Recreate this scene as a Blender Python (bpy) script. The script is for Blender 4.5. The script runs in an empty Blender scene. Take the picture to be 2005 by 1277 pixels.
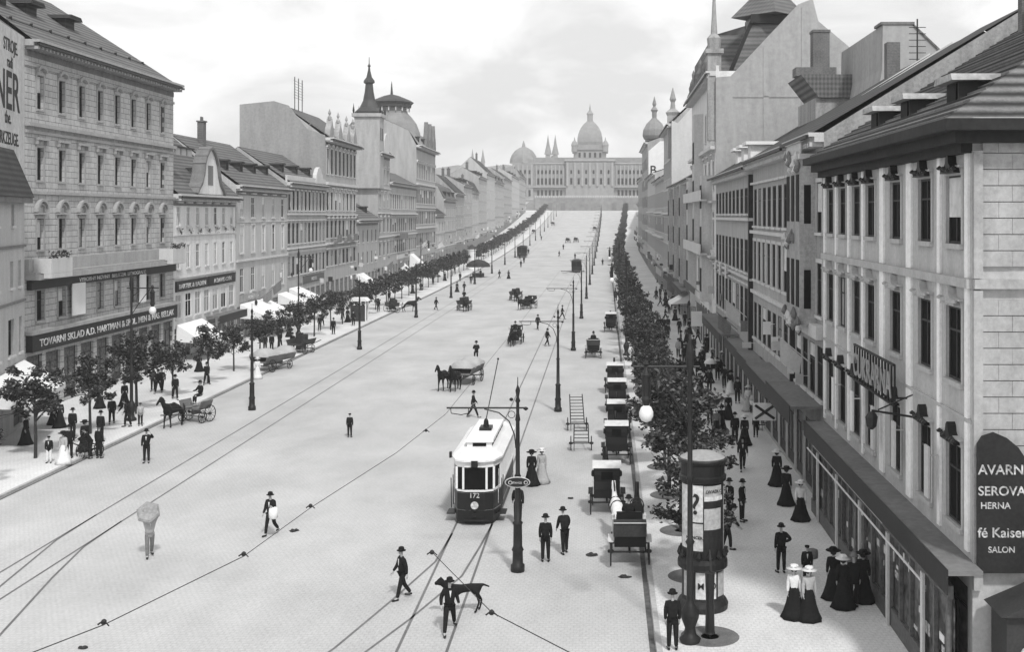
import bpy, bmesh, math, random
from mathutils import Vector, Matrix
R = math.radians
rnd = random.Random(7)
scene = bpy.context.scene
COL = scene.collection

# ------------------------------------------------------------------ camera
EYE = 13.3
HAZE_D = 0.00034
cam_d = bpy.data.cameras.new('camera'); cam = bpy.data.objects.new('camera', cam_d); COL.objects.link(cam)
cam.location = (0, 0, EYE); cam.rotation_euler = (R(90), 0, 0)
cam_d.sensor_width = 36; cam_d.lens = 36 * 2300 / 2005
cam_d.shift_x = -0.0845; cam_d.shift_y = -0.1085
cam_d.clip_start = 0.5; cam_d.clip_end = 6000
scene.camera = cam

# ------------------------------------------------------------------ sky, sun, exposure
SUN_EL, SUN_ROT = R(50), R(160)          # sun behind the camera, to the right
w = bpy.data.worlds.new('World'); scene.world = w; w.use_nodes = True
nt = w.node_tree; nt.nodes.clear()
N = nt.nodes.new; L = nt.links.new
sky = N('ShaderNodeTexSky'); sky.sky_type = 'NISHITA'; sky.sun_disc = False
sky.sun_elevation = SUN_EL; sky.sun_rotation = SUN_ROT; sky.dust_density = 4.0; sky.air_density = 1.5
bw = N('ShaderNodeRGBToBW'); L(sky.outputs[0], bw.inputs[0])
tc = N('ShaderNodeTexCoord'); mp = N('ShaderNodeMapping'); mp.inputs['Scale'].default_value = (1, 1, 1.9)
L(tc.outputs['Generated'], mp.inputs[0])
cn = N('ShaderNodeTexNoise'); cn.inputs['Scale'].default_value = 5.5; cn.inputs['Detail'].default_value = 9
cn.inputs['Roughness'].default_value = 0.55; cn.inputs['Distortion'].default_value = 0.5
L(mp.outputs[0], cn.inputs[0])
cr = N('ShaderNodeMapRange'); cr.inputs[1].default_value = 0.40; cr.inputs[2].default_value = 0.56
L(cn.outputs[0], cr.inputs[0])
cl = N('ShaderNodeMapRange'); cl.inputs[3].default_value = 4.5; cl.inputs[4].default_value = 6.3
L(cr.outputs[0], cl.inputs[0])
mx = N('ShaderNodeMix'); mx.data_type = 'FLOAT'; mx.inputs[0].default_value = 0.92
L(bw.outputs[0], mx.inputs[2]); L(cl.outputs[0], mx.inputs[3])
bg = N('ShaderNodeBackground'); bg.inputs[1].default_value = 0.138; L(mx.outputs[0], bg.inputs[0])
wo = N('ShaderNodeOutputWorld'); L(bg.outputs[0], wo.inputs[0])
sd = bpy.data.lights.new('sun', 'SUN'); sd.energy = 2.1; sd.angle = R(5); sd.color = (1, 0.995, 0.985)
so = bpy.data.objects.new('sun', sd); COL.objects.link(so)
sv = Vector((math.sin(SUN_ROT) * math.cos(SUN_EL), math.cos(SUN_ROT) * math.cos(SUN_EL), math.sin(SUN_EL)))
so.rotation_euler = sv.to_track_quat('Z', 'Y').to_euler(); so.location = (30, -40, 60)
scene.view_settings.view_transform = 'Standard'; scene.view_settings.look = 'None'
scene.view_settings.exposure = 0.42; scene.view_settings.gamma = 1
scene.render.engine = 'CYCLES'
scene.cycles.max_bounces = 4; scene.cycles.diffuse_bounces = 3; scene.cycles.volume_bounces = 1
scene.cycles.use_denoising = True

# ------------------------------------------------------------------ materials (the picture is monochrome, so are they)
MATS = {}
def mat(name, v, rough=0.85, var=0.18, scale=8.0, kind='plain', spec=0.3, bump=0.0, hi=None):
    if name in MATS: return MATS[name]
    if any(k in name for k in ('plaster', 'ashlar', 'flank')): var = var*1.9
    if 'firewall' in name: var = var*1.6
    m = bpy.data.materials.new(name); m.use_nodes = True; MATS[name] = m
    t = m.node_tree; b = t.nodes['Principled BSDF']
    b.inputs['Roughness'].default_value = rough
    b.inputs['Specular IOR Level'].default_value = spec
    if kind == 'metal': b.inputs['Metallic'].default_value = 0.0
    tcn = t.nodes.new('ShaderNodeTexCoord')
    n1 = t.nodes.new('ShaderNodeTexNoise'); n1.inputs['Scale'].default_value = scale; n1.inputs['Detail'].default_value = 5
    n2 = t.nodes.new('ShaderNodeTexNoise'); n2.inputs['Scale'].default_value = scale * 0.07; n2.inputs['Detail'].default_value = 3
    streak = any(k in name for k in ('plaster', 'firewall', 'ashlar', 'flank', 'trim', 'road', 'pavement', 'museum'))
    t.links.new(tcn.outputs['Object'], n1.inputs[0])
    if streak:
        ms = t.nodes.new('ShaderNodeMapping'); ms.inputs['Scale'].default_value = (1, .6, 1) if ('road' in name or 'pavement' in name) else (1, 1, .18)
        t.links.new(tcn.outputs['Object'], ms.inputs[0]); t.links.new(ms.outputs[0], n2.inputs[0]); n2.inputs['Scale'].default_value = .3 if 'museum' in name else .22 if ('road' in name or 'pavement' in name) else 1.1; n2.inputs['Detail'].default_value = 6; n2.inputs['Roughness'].default_value = .65
        n1.inputs['Roughness'].default_value = .75
    else: t.links.new(tcn.outputs['Object'], n2.inputs[0])
    ad = t.nodes.new('ShaderNodeMath'); ad.operation = 'ADD'
    t.links.new(n1.outputs[0], ad.inputs[0]); t.links.new(n2.outputs[0], ad.inputs[1])
    r = t.nodes.new('ShaderNodeMapRange'); r.inputs[1].default_value = 0.7; r.inputs[2].default_value = 1.3
    r.inputs[3].default_value = v * (1 - var); r.inputs[4].default_value = v * (1 + var)
    t.links.new(ad.outputs[0], r.inputs[0])
    out = r.outputs[0]; hgt = None
    if kind in ('ashlar', 'setts', 'brick', 'rows', 'tiles'):
        if kind in ('rows', 'tiles'):
            wv = t.nodes.new('ShaderNodeTexWave'); wv.bands_direction = 'Z'
            wv.inputs['Scale'].default_value = hi or 1.0; wv.inputs['Distortion'].default_value = 0.6
            wv.inputs['Detail'].default_value = 2; wv.inputs['Detail Scale'].default_value = 3
            t.links.new(tcn.outputs['Object'], wv.inputs[0]); f = wv.outputs['Fac']; lo = 0.12 if 'ribbed' in name else 0.4
            if kind == 'tiles':
                w2 = t.nodes.new('ShaderNodeTexWave'); w2.bands_direction = 'X'; w2.inputs['Scale'].default_value = (hi or 1) * 1.3
                t.links.new(tcn.outputs['Object'], w2.inputs[0])
                mu = t.nodes.new('ShaderNodeMath'); mu.operation = 'ADD'; t.links.new(f, mu.inputs[0]); t.links.new(w2.outputs['Fac'], mu.inputs[1])
                hf = t.nodes.new('ShaderNodeMath'); hf.operation = 'MULTIPLY'; hf.inputs[1].default_value = 0.5
                t.links.new(mu.outputs[0], hf.inputs[0]); f = hf.outputs[0]
        else:
            br = t.nodes.new('ShaderNodeTexBrick')
            mpn = t.nodes.new('ShaderNodeMapping')
            if kind != 'setts': mpn.inputs['Rotation'].default_value = (R(90), 0, 0)
            t.links.new(tcn.outputs['Object'], mpn.inputs[0]); t.links.new(mpn.outputs[0], br.inputs[0])
            br.inputs['Color1'].default_value = (1, 1, 1, 1); br.inputs['Color2'].default_value = (.85, .85, .85, 1)
            br.inputs['Mortar'].default_value = (0, 0, 0, 1)
            bw_, bh, ms = {'ashlar': (1.0, .42, .022), 'setts': (.2, .2, .02), 'brick': (.3, .1, .012)}[kind]
            br.inputs['Scale'].default_value = 1; br.inputs['Brick Width'].default_value = bw_
            br.inputs['Row Height'].default_value = bh; br.inputs['Mortar Size'].default_value = ms
            br.inputs['Mortar Smooth'].default_value = .3
            f = br.outputs['Color']; lo = {'ashlar': .3, 'setts': .88, 'brick': .7}[kind]
        rr = t.nodes.new('ShaderNodeMapRange'); rr.inputs[3].default_value = lo; rr.inputs[4].default_value = 1.0
        t.links.new(f, rr.inputs[0])
        ml = t.nodes.new('ShaderNodeMath'); ml.operation = 'MULTIPLY'
        t.links.new(out, ml.inputs[0]); t.links.new(rr.outputs[0], ml.inputs[1]); out = ml.outputs[0]; hgt = rr.outputs[0]
    cb = t.nodes.new('ShaderNodeCombineColor')
    for i in range(3): t.links.new(out, cb.inputs[i])
    t.links.new(cb.outputs[0], b.inputs['Base Color'])
    if bump:
        bp = t.nodes.new('ShaderNodeBump'); bp.inputs['Strength'].default_value = bump; bp.inputs['Distance'].default_value = 0.03
        t.links.new(hgt or n1.outputs[0], bp.inputs['Height']); t.links.new(bp.outputs[0], b.inputs['Normal'])
    return m

BLACK = mat('black_paint', .012, .45, .3, 20, spec=.25)
IRON = mat('cast_iron', .018, .5, .35, 15, spec=.25)
GLASS = mat('window_glass', .008, .5, .5, 3, spec=.03)
GLASSL = mat('window_glass_curtain', .30, .4, .35, 4, spec=.4)
SHOPG = mat('shop_window', .10, .3, 1.0, 5, spec=.1)
WHITE = mat('white_paint', .72, .6, .08, 12)
CANVAS = mat('white_canvas', .78, .9, .07, 9)
WOOD = mat('grey_wood', .14, .8, .3, 14)
DWOOD = mat('dark_wood', .035, .6, .3, 14)
ROAD = mat('road_setts', .45, .95, .22, 8, 'setts', spec=.1, bump=.25)
PAVE = mat('pavement_mosaic', .62, .95, .24, 8, 'setts', spec=.1, bump=.2)
GROUND = mat('ground_soil', .30, .95, .2, 1, spec=.1)
KERB = mat('kerb_granite', .38, .9, .25, 6)
STEEL = mat('rail_steel', .13, .5, .3, 10)
LEAF = mat('foliage', .036, .8, .7, 5, spec=.15)
LEAF2 = mat('foliage_light', .13, .8, .7, 5, spec=.15)
BARK = mat('bark', .035, .95, .4, 12)
SOIL = mat('tree_pit_grate', .13, .95, .4, 25)
GOLD = mat('sign_lettering', .50, .8, .75, 9)
SIGNB = mat('sign_black', .018, .5, .4, 10, spec=.25)

# ------------------------------------------------------------------ mesh helpers
class MB:
    def __init__(s): s.v = []; s.f = []; s.m = []; s.slot = 0
    def add(s, vs, fs):
        n = len(s.v); s.v += [tuple(p) for p in vs]
        for f in fs: s.f.append(tuple(i + n for i in f)); s.m.append(s.slot)
        return s
    def quad(s, *p): return s.add(p, [tuple(range(len(p)))])
    def box(s, x0, x1, y0, y1, z0, z1):
        return s.add([(x0,y0,z0),(x1,y0,z0),(x1,y1,z0),(x0,y1,z0),(x0,y0,z1),(x1,y0,z1),(x1,y1,z1),(x0,y1,z1)],
                     [(0,3,2,1),(4,5,6,7),(0,1,5,4),(1,2,6,5),(2,3,7,6),(3,0,4,7)])
    def lathe(s, prof, c=(0,0,0), seg=12, fold=0.0, nf=0, ax='z'):
        vs = []; fs = []
        for r, z in prof:
            for i in range(seg):
                a = 2*math.pi*i/seg
                rr = r*(1+fold*math.cos(nf*a)*(1 if r > .2 else .2)) if fold else r
                p = (rr*math.cos(a), rr*math.sin(a), z)
                if ax == 'x': p = (p[2], p[0], p[1])
                if ax == 'y': p = (p[0], p[2], -p[1])
                vs.append((p[0]+c[0], p[1]+c[1], p[2]+c[2]))
        k = len(prof)
        for j in range(k-1):
            for i in range(seg):
                i2 = (i+1) % seg
                fs.append((j*seg+i, j*seg+i2, (j+1)*seg+i2, (j+1)*seg+i))
        fs.append(tuple(reversed(range(seg)))); fs.append(tuple(range((k-1)*seg, k*seg)))
        return s.add(vs, fs)
    def tube(s, pts, r, seg=6):
        pts = [Vector(p) for p in pts]; n = len(pts)
        if not isinstance(r, (list, tuple)): r = [r]*n
        vs = []; fs = []; up0 = None
        for i, p in enumerate(pts):
            d = (pts[min(i+1, n-1)] - pts[max(i-1, 0)]).normalized()
            if up0 is None: up0 = Vector((0,0,1)) if abs(d.z) < .9 else Vector((1,0,0))
            u = d.cross(up0)
            if u.length < 1e-4: u = d.cross(Vector((0,1,0)))
            u.normalize(); v = d.cross(u)
            for k in range(seg):
                a = 2*math.pi*k/seg
                vs.append(p + u*(r[i]*math.cos(a)) + v*(r[i]*math.sin(a)))
        for i in range(n-1):
            for k in range(seg):
                k2 = (k+1) % seg
                fs.append((i*seg+k, i*seg+k2, (i+1)*seg+k2, (i+1)*seg+k))
        fs.append(tuple(reversed(range(seg)))); fs.append(tuple(range((n-1)*seg, n*seg)))
        return s.add(vs, fs)
    def prism(s, poly, a, b, plane='xz'):
        # poly in the plane, extruded from a to b along the third axis
        def P(u, v, w):
            return (u, w, v) if plane == 'xz' else (w, u, v) if plane == 'yz' else (u, v, w)
        n = len(poly)
        vs = [P(u, v, a) for u, v in poly] + [P(u, v, b) for u, v in poly]
        fs = [tuple(range(n)), tuple(reversed(range(n, 2*n)))]
        fs += [(i, i+n, (i+1) % n + n, (i+1) % n) for i in range(n)]
        return s.add(vs, fs)
    def mesh(s, name, mats, smooth=False):
        me = bpy.data.meshes.new(name); me.from_pydata(s.v, [], s.f)
        if not isinstance(mats, (list, tuple)): mats = [mats]
        for m in mats: me.materials.append(m)
        if len(mats) > 1: me.polygons.foreach_set('material_index', s.m)
        if smooth: me.polygons.foreach_set('use_smooth', [True]*len(me.polygons))
        bm = bmesh.new(); bm.from_mesh(me); bmesh.ops.recalc_face_normals(bm, faces=bm.faces); bm.to_mesh(me); bm.free()
        me.update(); return me
    def build(s, name, mats, parent=None, loc=None, smooth=False, rz=0):
        return link(name, s.mesh(name, mats, smooth), parent, loc, rz)
def link(name, me, parent=None, loc=None, rz=0, rot=None):
    o = bpy.data.objects.new(name, me); COL.objects.link(o)
    if parent is not None: o.parent = parent
    if loc is not None: o.location = loc
    if rot is not None: o.rotation_euler = rot
    elif rz: o.rotation_euler = (0, 0, rz)
    return o
def tag(o, label=None, cat=None, group=None, kind=None):
    if label: o['label'] = label
    if cat: o['category'] = cat
    if group: o['group'] = group
    if kind: o['kind'] = kind
    return o
def empty(name, loc, rz=0, label=None, cat=None, group=None):
    o = bpy.data.objects.new(name, None); COL.objects.link(o); o.location = loc; o.rotation_euler = (0, 0, rz)
    o.empty_display_size = .3
    return tag(o, label, cat, group)
def copy_tree(o, parent=None):
    c = o.copy(); COL.objects.link(c); c.parent = parent
    for ch in list(o.children): copy_tree(ch, c)
    return c
def words(s, size, m, parent, loc, rot=(R(90), 0, 0), name='lettering', ext=.015, align='LEFT', sx=1, shear=0):
    cu = bpy.data.curves.new('tmp', 'FONT'); cu.body = s; cu.size = size; cu.extrude = ext; cu.align_x = align; cu.shear = shear; cu.offset = size*.012
    to = bpy.data.objects.new('tmp', cu); COL.objects.link(to)
    dg = bpy.context.evaluated_depsgraph_get(); me = bpy.data.meshes.new_from_object(to.evaluated_get(dg))
    bpy.data.objects.remove(to); me.materials.clear(); me.materials.append(m); me.name = name
    o = link(name, me, parent, loc, rot=rot); o.scale = (sx, 1, 1); return o
def T(Y): return 0.0 if Y < 180 else 5.5e-5*(min(Y, 720)-180)**2

# ------------------------------------------------------------------ ground, road, pavements, rails
def strip(name, xa, xb, z, m, kind='structure', y0=5, y1=735, step=12, thick=None):
    mb = MB(); ys = [y0]
    while ys[-1] < y1: ys.append(min(y1, ys[-1] + (60 if ys[-1] < 150 else step)))
    fx = lambda q, Y: q(Y) if callable(q) else q
    for a, b in zip(ys, ys[1:]):
        p = [(fx(xa, a), a, T(a)+z), (fx(xb, a), a, T(a)+z), (fx(xb, b), b, T(b)+z), (fx(xa, b), b, T(b)+z)]
        mb.quad(*p)
        if thick:
            q = [(x, y, h-thick) for x, y, h in p]
            mb.quad(p[0], q[0], q[3], p[3]); mb.quad(p[1], p[2], q[2], q[1])
    o = mb.build(name, m)
    if kind: tag(o, kind=kind)
    return o
XKL = lambda Y: -28.05 + 0.0004*Y           # left kerb
XKR = lambda Y: 1.56 + 13/2300*Y + max(0, Y-290)*.022            # right kerb
XFL = lambda Y: -37.0 - 22/2300*Y           # left house fronts
XFR = lambda Y: 9.66 + 18/2300*Y + max(0, Y-372)*.03            # right house fronts
# one ground sheet to the horizon
mb = MB(); ys = [-80, 5, 60, 120, 180] + list(range(200, 721, 20)) + [735, 790, 900, 1000, 1300, 2000, 4500]
xs = [-2500, -60, 60, 2500]
gz = lambda y: T(y) - .12 if y < 736 else {790: 16, 900: 20, 1000: 24, 1300: 26, 2000: 20, 4500: 0}[y]
for a, b in zip(ys, ys[1:]):
    for c, d in zip(xs, xs[1:]): mb.quad((c, a, gz(a)), (d, a, gz(a)), (d, b, gz(b)), (c, b, gz(b)))
tag(mb.build('ground', GROUND), kind='structure')
strip('road', XKL, XKR, 0, ROAD)
strip('pavement', lambda Y: XFL(Y)-1.5, lambda Y: XKL(Y)-.18, .12, PAVE, y1=733)
strip('pavement', lambda Y: XKR(Y)+.18, lambda Y: XFR(Y)+1.5, .12, PAVE, y1=733)
strip('kerb', lambda Y: XKL(Y)-.18, XKL, .125, KERB, thick=.14, y1=733)
strip('kerb', XKR, lambda Y: XKR(Y)+.18, .125, KERB, thick=.14, y1=733)
strip('gutter', lambda Y: XKR(Y)-.2, lambda Y: XKR(Y)-.02, .004, mat('gutter_wet', .10, .9, .5, 4))
strip('gutter', lambda Y: XKL(Y)+.02, lambda Y: XKL(Y)+.16, .004, mat('gutter_wet', .10))
RAILM = STEEL
def rail(pts, name='tram_rail', w=.045):
    mb = MB()
    P = [Vector((x, y, 0)) for x, y in pts]
    for i in range(len(P)-1):
        d = (P[i+1]-P[i]).normalized(); n = Vector((-d.y, d.x, 0))*w
        a, b = P[i], P[i+1]; za, zb = T(a.y)+.006, T(b.y)+.006
        mb.quad((a.x-n.x, a.y-n.y, za), (a.x+n.x, a.y+n.y, za), (b.x+n.x, b.y+n.y, zb), (b.x-n.x, b.y-n.y, zb))
    return tag(mb.build(name, RAILM), kind='structure')
far = list(range(180, 700, 20))
rail([(-22.25, 10), (-22.2, 180)] + [(-22.2, y) for y in far[1:]])
rail([(-20.7, 10), (-20.6, 180)] + [(-20.6, y) for y in far[1:]])
rail([(-22.25, 52), (-22.15, 48), (-21.4, 42), (-20.2, 36), (-18, 29), (-15, 22), (-12, 17)])
rail([(-20.7, 51), (-20.6, 47), (-20.0, 43), (-18.9, 37), (-17, 31), (-13.8, 24), (-10.5, 18)])
rail([(-6.2, 8), (-6.1, 60), (-5.9, 180)] + [(-5.9+(y-180)*.009, y) for y in far[1:]])
rail([(-4.7, 8), (-4.55, 60), (-4.4, 180)] + [(-4.4+(y-180)*.009, y) for y in far[1:]])
rail([(-6.1, 49), (-6.25, 45), (-7.1, 40.6), (-8.1, 36), (-10, 30), (-13, 23), (-17, 16)])
rail([(-4.56, 50.5), (-4.75, 47), (-5.03, 43.2), (-6.2, 38.6), (-7.6, 34), (-10, 28), (-14, 20)])

# ------------------------------------------------------------------ windows and houses
WCACHE = {}
def win_meshes(w, h, style, fm, tm, d=.18):
    key = (round(w, 2), round(h, 2), style, fm.name, tm.name, d)
    if key in WCACHE: return WCACHE[key]
    f = MB(); y0, y1 = d, d+.07; t = .07; a = w/2
    f.box(-a, -a+t, y0, y1, 0, h); f.box(a-t, a, y0, y1, 0, h); f.box(-a+t, a-t, y0, y1, 0, t); f.box(-a+t, a-t, y0, y1, h-t, h)
    if 'shop' in style:
        f.box(-a+t, a-t, y0+.01, y1+.01, t, .55); f.box(-a+t, a-t, y0, y1, h*.78, h*.78+.06)
        f.box(-.03, .03, y0, y1-.01, .55, h*.78)
    else:
        f.box(-.03, .03, y0+.01, y1-.01, t, h-t); f.box(-a+t, a-t, y0+.005, y1-.005, h*.66, h*.66+.06)
    g = MB(); g.box(-a+.01, a-.01, d+.04, d+.09, .01, h-.01)
    s = MB()
    if 'shop' not in style: s.box(-a-.12, a+.12, -.12, .02, -.14, 0)
    if 'sur' in style or 'ped' in style or 'orn' in style or 'arch' in style:
        s.box(-a-.16, -a-.005, -.05, .02, 0, h+.005); s.box(a+.005, a+.16, -.05, .02, 0, h+.005)
        s.box(-a-.16, a+.16, -.06, .02, h+.006, h+.2)
    if 'ped' in style:
        s.box(-a-.32, a+.32, -.32, .02, h+.5, h+.66); s.box(-a-.28, -a-.1, -.24, .02, h+.21, h+.5); s.box(a+.1, a+.28, -.24, .02, h+.21, h+.5)
        s.box(-.2, .2, -.12, .02, h+.21, h+.45)
    if 'lin' in style:
        s.box(-a-.25, a+.25, -.22, .02, h+.28, h+.42)
    if 'tri' in style:
        s.prism([(-a-.3, h+.3), (a+.3, h+.3), (0, h+.8)], -.25, .02)
    if 'arch' in style:
        for r0, r1, p in ((.72, .9, -.3), (.5, .6, -.18)):
            n = 10; rr = [(math.cos(math.pi*i/n), math.sin(math.pi*i/n)) for i in range(n+1)]
            for (c0, s0), (c1, s1) in zip(rr, rr[1:]):
                s.prism([(c0*r0, h+.45+s0*r0), (c0*r1, h+.45+s0*r1), (c1*r1, h+.45+s1*r1), (c1*r0, h+.45+s1*r0)], p, .02)
        s.box(-a-.35, a+.35, -.3, .02, h+.28, h+.42)
    if 'orn' in style:
        s.box(-a-.22, a+.22, -.16, .02, h+.201, h+.26)
    if 'vault' in style:
        n = 8; rr = [(math.cos(math.pi*i/n), math.sin(math.pi*i/n)) for i in range(n+1)]
        for (c0, s0), (c1, s1) in zip(rr, rr[1:]):
            s.prism([(c0*(a+.05), h+.2+s0*.28), (c0*(a+.24), h+.2+s0*.48), (c1*(a+.24), h+.2+s1*.48), (c1*(a+.05), h+.2+s1*.28)], -.26, .02)
    o = None
    if 'orn' in style:                              # sculpted crest above the lintel
        o = MB(); q = random.Random(3)
        o.prism([(-a*.95, h+.06), (a*.95, h+.06), (a*.8, h+.2), (a*.45, h+.24), (.15, h+.34), (.1, h+.52), (0, h+.6), (-.1, h+.52), (-.15, h+.34), (-a*.45, h+.24), (-a*.8, h+.2)], -.24, .01)
        for k in range(7): o.lathe([(.01, -.05), (.08, -.03), (.09, .02), (.01, .08)], (q.uniform(-a, a), -.24, h+.12+q.random()*.12), 6)
    r = (f.mesh('window', fm), g.mesh('pane', GLASS), s.mesh('surround', tm) if s.v else None, o.mesh('crest', IRON if 'dark' in style else tm) if o else None)
    WCACHE[key] = r; return r

def roof_mesh(L, prof, steps=0):
    mb = MB()
    if steps:
        (y0, z0, a0, b0), (y1, z1, a1, b1) = prof[0], prof[1]; np_ = []
        for k in range(steps):
            t0, t1 = k/steps, (k+1)/steps
            lerp = lambda t: (y0+(y1-y0)*t, z0+(z1-z0)*t, a0+(a1-a0)*t, b0+(b1-b0)*t)
            A = lerp(t0); B = lerp(t1); np_ += [(A[0], A[1]+.05, A[2], A[3]), (B[0], B[1]-.02, B[2], B[3])]
        prof = np_ + prof[1:]
    for p, q in zip(prof, prof[1:]):
        mb.quad((p[2], p[0], p[1]), (L-p[3], p[0], p[1]), (L-q[3], q[0], q[1]), (q[2], q[0], q[1]))
        if p[2] != q[2] or p[2] > 0.01: pass
    # hip ends
    if any(p[2] > .01 for p in prof):
        vs = [(p[2], p[0], p[1]) for p in prof]; mb.add(vs, [tuple(range(len(vs)))] if len(vs) > 2 else [])
    if any(p[3] > .01 for p in prof):
        vs = [(L-p[3], p[0], p[1]) for p in prof]; mb.add(vs, [tuple(range(len(vs)))] if len(vs) > 2 else [])
    return mb

def house(side, Ya, Yb, zt, floors, n, label, wall=None, trim=None, frame=None, roofm=None, depth=11, roof='gable', pitch=32,
          bands=(), cornice=.7, bays=None, name='town_house', dormers=0, chimneys=0, lit=.3, detail=2, Xoff=0, group=None,
          ov=None, hipn=False, hipf=False, dz=None, dorm_pale=False, steps=0, dorm_up=.32, rh=None, end_cap=None, zb=None):
    """side -1 left row, +1 right row; Ya near end, Yb far end; floors = [(z0,z1,w,style)] bottom up, heights above the local ground"""
    XF = XFL if side < 0 else XFR
    Lh = Yb - Ya - .012
    base = T(Ya) if zb is None else zb
    if side < 0: org = (XF(Ya)+Xoff, Ya+.006, base); tgt = (XF(Yb)+Xoff, Yb)
    else: org = (XF(Yb)+Xoff, Yb-.006, base); tgt = (XF(Ya)+Xoff, Ya)
    rz = math.atan2(tgt[1]-org[1], tgt[0]-org[0])
    root = empty(name, org, rz, label, 'house', group)
    u = (lambda s: s) if side < 0 else (lambda s: Lh - s)
    wall = wall or PL[0]; trim = trim or TRIM; frame = frame or WOOD; roofm = roofm or ROOFM
    zt -= base
    cs = sorted(u(s) for s in (bays or [(i+.5)*Lh/n for i in range(n)]))
    wd_ = .18 if (side < 0 and Ya < 100) else .04; mb = MB(); z = -.6; rv = wd_+.12
    for fi, (z0, z1, ww, st) in enumerate(floors):
        cc = cs
        if 'wide' in st:
            k = max(1, int(round(Lh/(ww+.7)))); cc = [(i+.5)*Lh/k for i in range(k)]; ww = min(ww, Lh/k-.5)
        mb.quad((0, 0, z), (Lh, 0, z), (Lh, 0, z0), (0, 0, z0)); x = 0
        wd = [ww]*len(cc)
        for i, c in enumerate(cc):
            a, b = c-ww/2, c+ww/2
            mb.quad((x, 0, z0), (a, 0, z0), (a, 0, z1), (x, 0, z1))
            mb.quad((a, 0, z0), (a, rv, z0), (a, rv, z1), (a, 0, z1)); mb.quad((b, 0, z0), (b, 0, z1), (b, rv, z1), (b, rv, z0))
            mb.quad((a, 0, z0), (b, 0, z0), (b, rv, z0), (a, rv, z0)); mb.quad((a, 0, z1), (a, rv, z1), (b, rv, z1), (b, 0, z1))
            mb.quad((a, rv, z0), (b, rv, z0), (b, rv, z1), (a, rv, z1))
            x = b
            f, g, s_, o_ = win_meshes(ww, z1-z0, st, frame, trim, wd_)
            nm = 'shop_window' if 'shop' in st else 'window'
            wo_ = link(nm, f, root, (c, 0, z0))
            pn = link('pane', g, wo_)
            if 'shop' in st: pn.material_slots[0].link = 'OBJECT'; pn.material_slots[0].material = SHOPG
            elif rnd.random() < lit: pn.material_slots[0].link = 'OBJECT'; pn.material_slots[0].material = GLASSL
            if 'shop' not in st and rnd.random() < (.14 if side < 0 else .1):
                hb = (z1-z0)*rnd.uniform(.25, .6); kb = ('b', round(ww, 2), round(hb, 1), wd_)
                if kb not in WCACHE: bb = MB(); bb.box(-ww/2+.06, ww/2-.06, wd_-.01, wd_+.005, -round(hb, 1), 0); WCACHE[kb] = bb.mesh('blind', CLOTHB)
                link('blind', WCACHE[kb], wo_, (0, 0, z1-z0-.06))
            if s_ is not None and detail > 1: link('surround', s_, wo_)
            if o_ is not None: link('crest', o_, wo_)
        mb.quad((x, 0, z0), (Lh, 0, z0), (Lh, 0, z1), (x, 0, z1))
        z = z1
    mb.quad((0, 0, z), (Lh, 0, z), (Lh, 0, zt), (0, 0, zt))
    ov = cornice if ov is None else ov
    D = depth; tp = math.tan(R(pitch)); h_ = (D/2)*tp if rh is None else rh
    hn = (D/2) if hipn else 0; hf = (D/2) if hipf else 0
    hL, hR = (hn, hf) if side < 0 else (hf, hn)
    zr = zt + .05
    if roof == 'gable':
        prof = [(-ov, zr-ov*tp*.4, 0, 0), (D/2, zt+h_, hL, hR), (D, zr, 0, 0)]
    elif roof == 'mansard':
        prof = [(-ov*.4, zr, 0, 0), (1.6, zt+3.2, 1.6 if hL else 0, 1.6 if hR else 0), (D/2, zt+3.2+(D/2-1.6)*.45, hL, hR), (D-1.6, zt+3.2, 1.6 if hL else 0, 1.6 if hR else 0), (D, zr, 0, 0)]
    else:
        prof = [(.25, zt-.3, 0, 0), (D, zt-.3, 0, 0)]
        mb.box(0.0, Lh, 0.001, .3, zt, zt+.5)
    mb.quad((0, 0, -.6), (0, D, -.6), (0, D, zt), (0, 0, zt)); mb.quad((Lh, 0, -.6), (Lh, 0, zt), (Lh, D, zt), (Lh, D, -.6))
    mb.quad((0, D, -.6), (Lh, D, -.6), (Lh, D, zt), (0, D, zt)); mb.quad((0, 0, zt), (Lh, 0, zt), (Lh, D, zt), (0, D, zt))
    if roof != 'flat':
        for xx, h in ((0, hL), (Lh, hR)):
            if not h:
                ex = .02 if xx == 0 else -.02
                pts = [(max(0, p[0]), p[1]-.06) for p in prof if p[0] >= 0]; pts = [(0, zt)] + pts
                mb.add([(xx+ex, y, z) for y, z in pts], [tuple(range(len(pts)))])
    mb.build('wall', wall, root)
    rr = roof_mesh(Lh, prof, steps).build('roof', roofm, root)
    # string courses and the main cornice
    tb = MB()
    for z0, z1, p in bands: tb.box(0, Lh, -p, .003, z0, z1)
    if cornice:
        tb.box(0, Lh, -cornice, .003, zt-.18, zt); tb.box(0, Lh, -cornice*.6, .004, zt-.42, zt-.181)
        k = int(Lh/.55)
        if detail > 1 and cornice > .5:
            for i in range(k): tb.box((i+.3)*Lh/k, (i+.3)*Lh/k+.22, -cornice*.85, .005, zt-.62, zt-.421)
    if tb.v: tb.build('cornice', trim, root)
    if cornice and side < 0: shade_mb = MB(); shade_mb.box(0, Lh, -.05, .003, zt-1.05, zt-.64); shade_mb.build('cornice_shade_band', TRIMD, root)  # dark strip on the wall paints in the shade under the left cornices
    if cornice:
        g = MB(); g.box(0, Lh, -ov-.12, -ov+.02, zr-ov*tp*.4-.14, zr-ov*tp*.4+.02); g.build('gutter', IRON, root)
    slope_z = lambda y: zt + (h_*(y/(D/2)) if roof == 'gable' else (3.2*y/1.6 if y < 1.6 else 3.2+(y-1.6)*.45))
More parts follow.
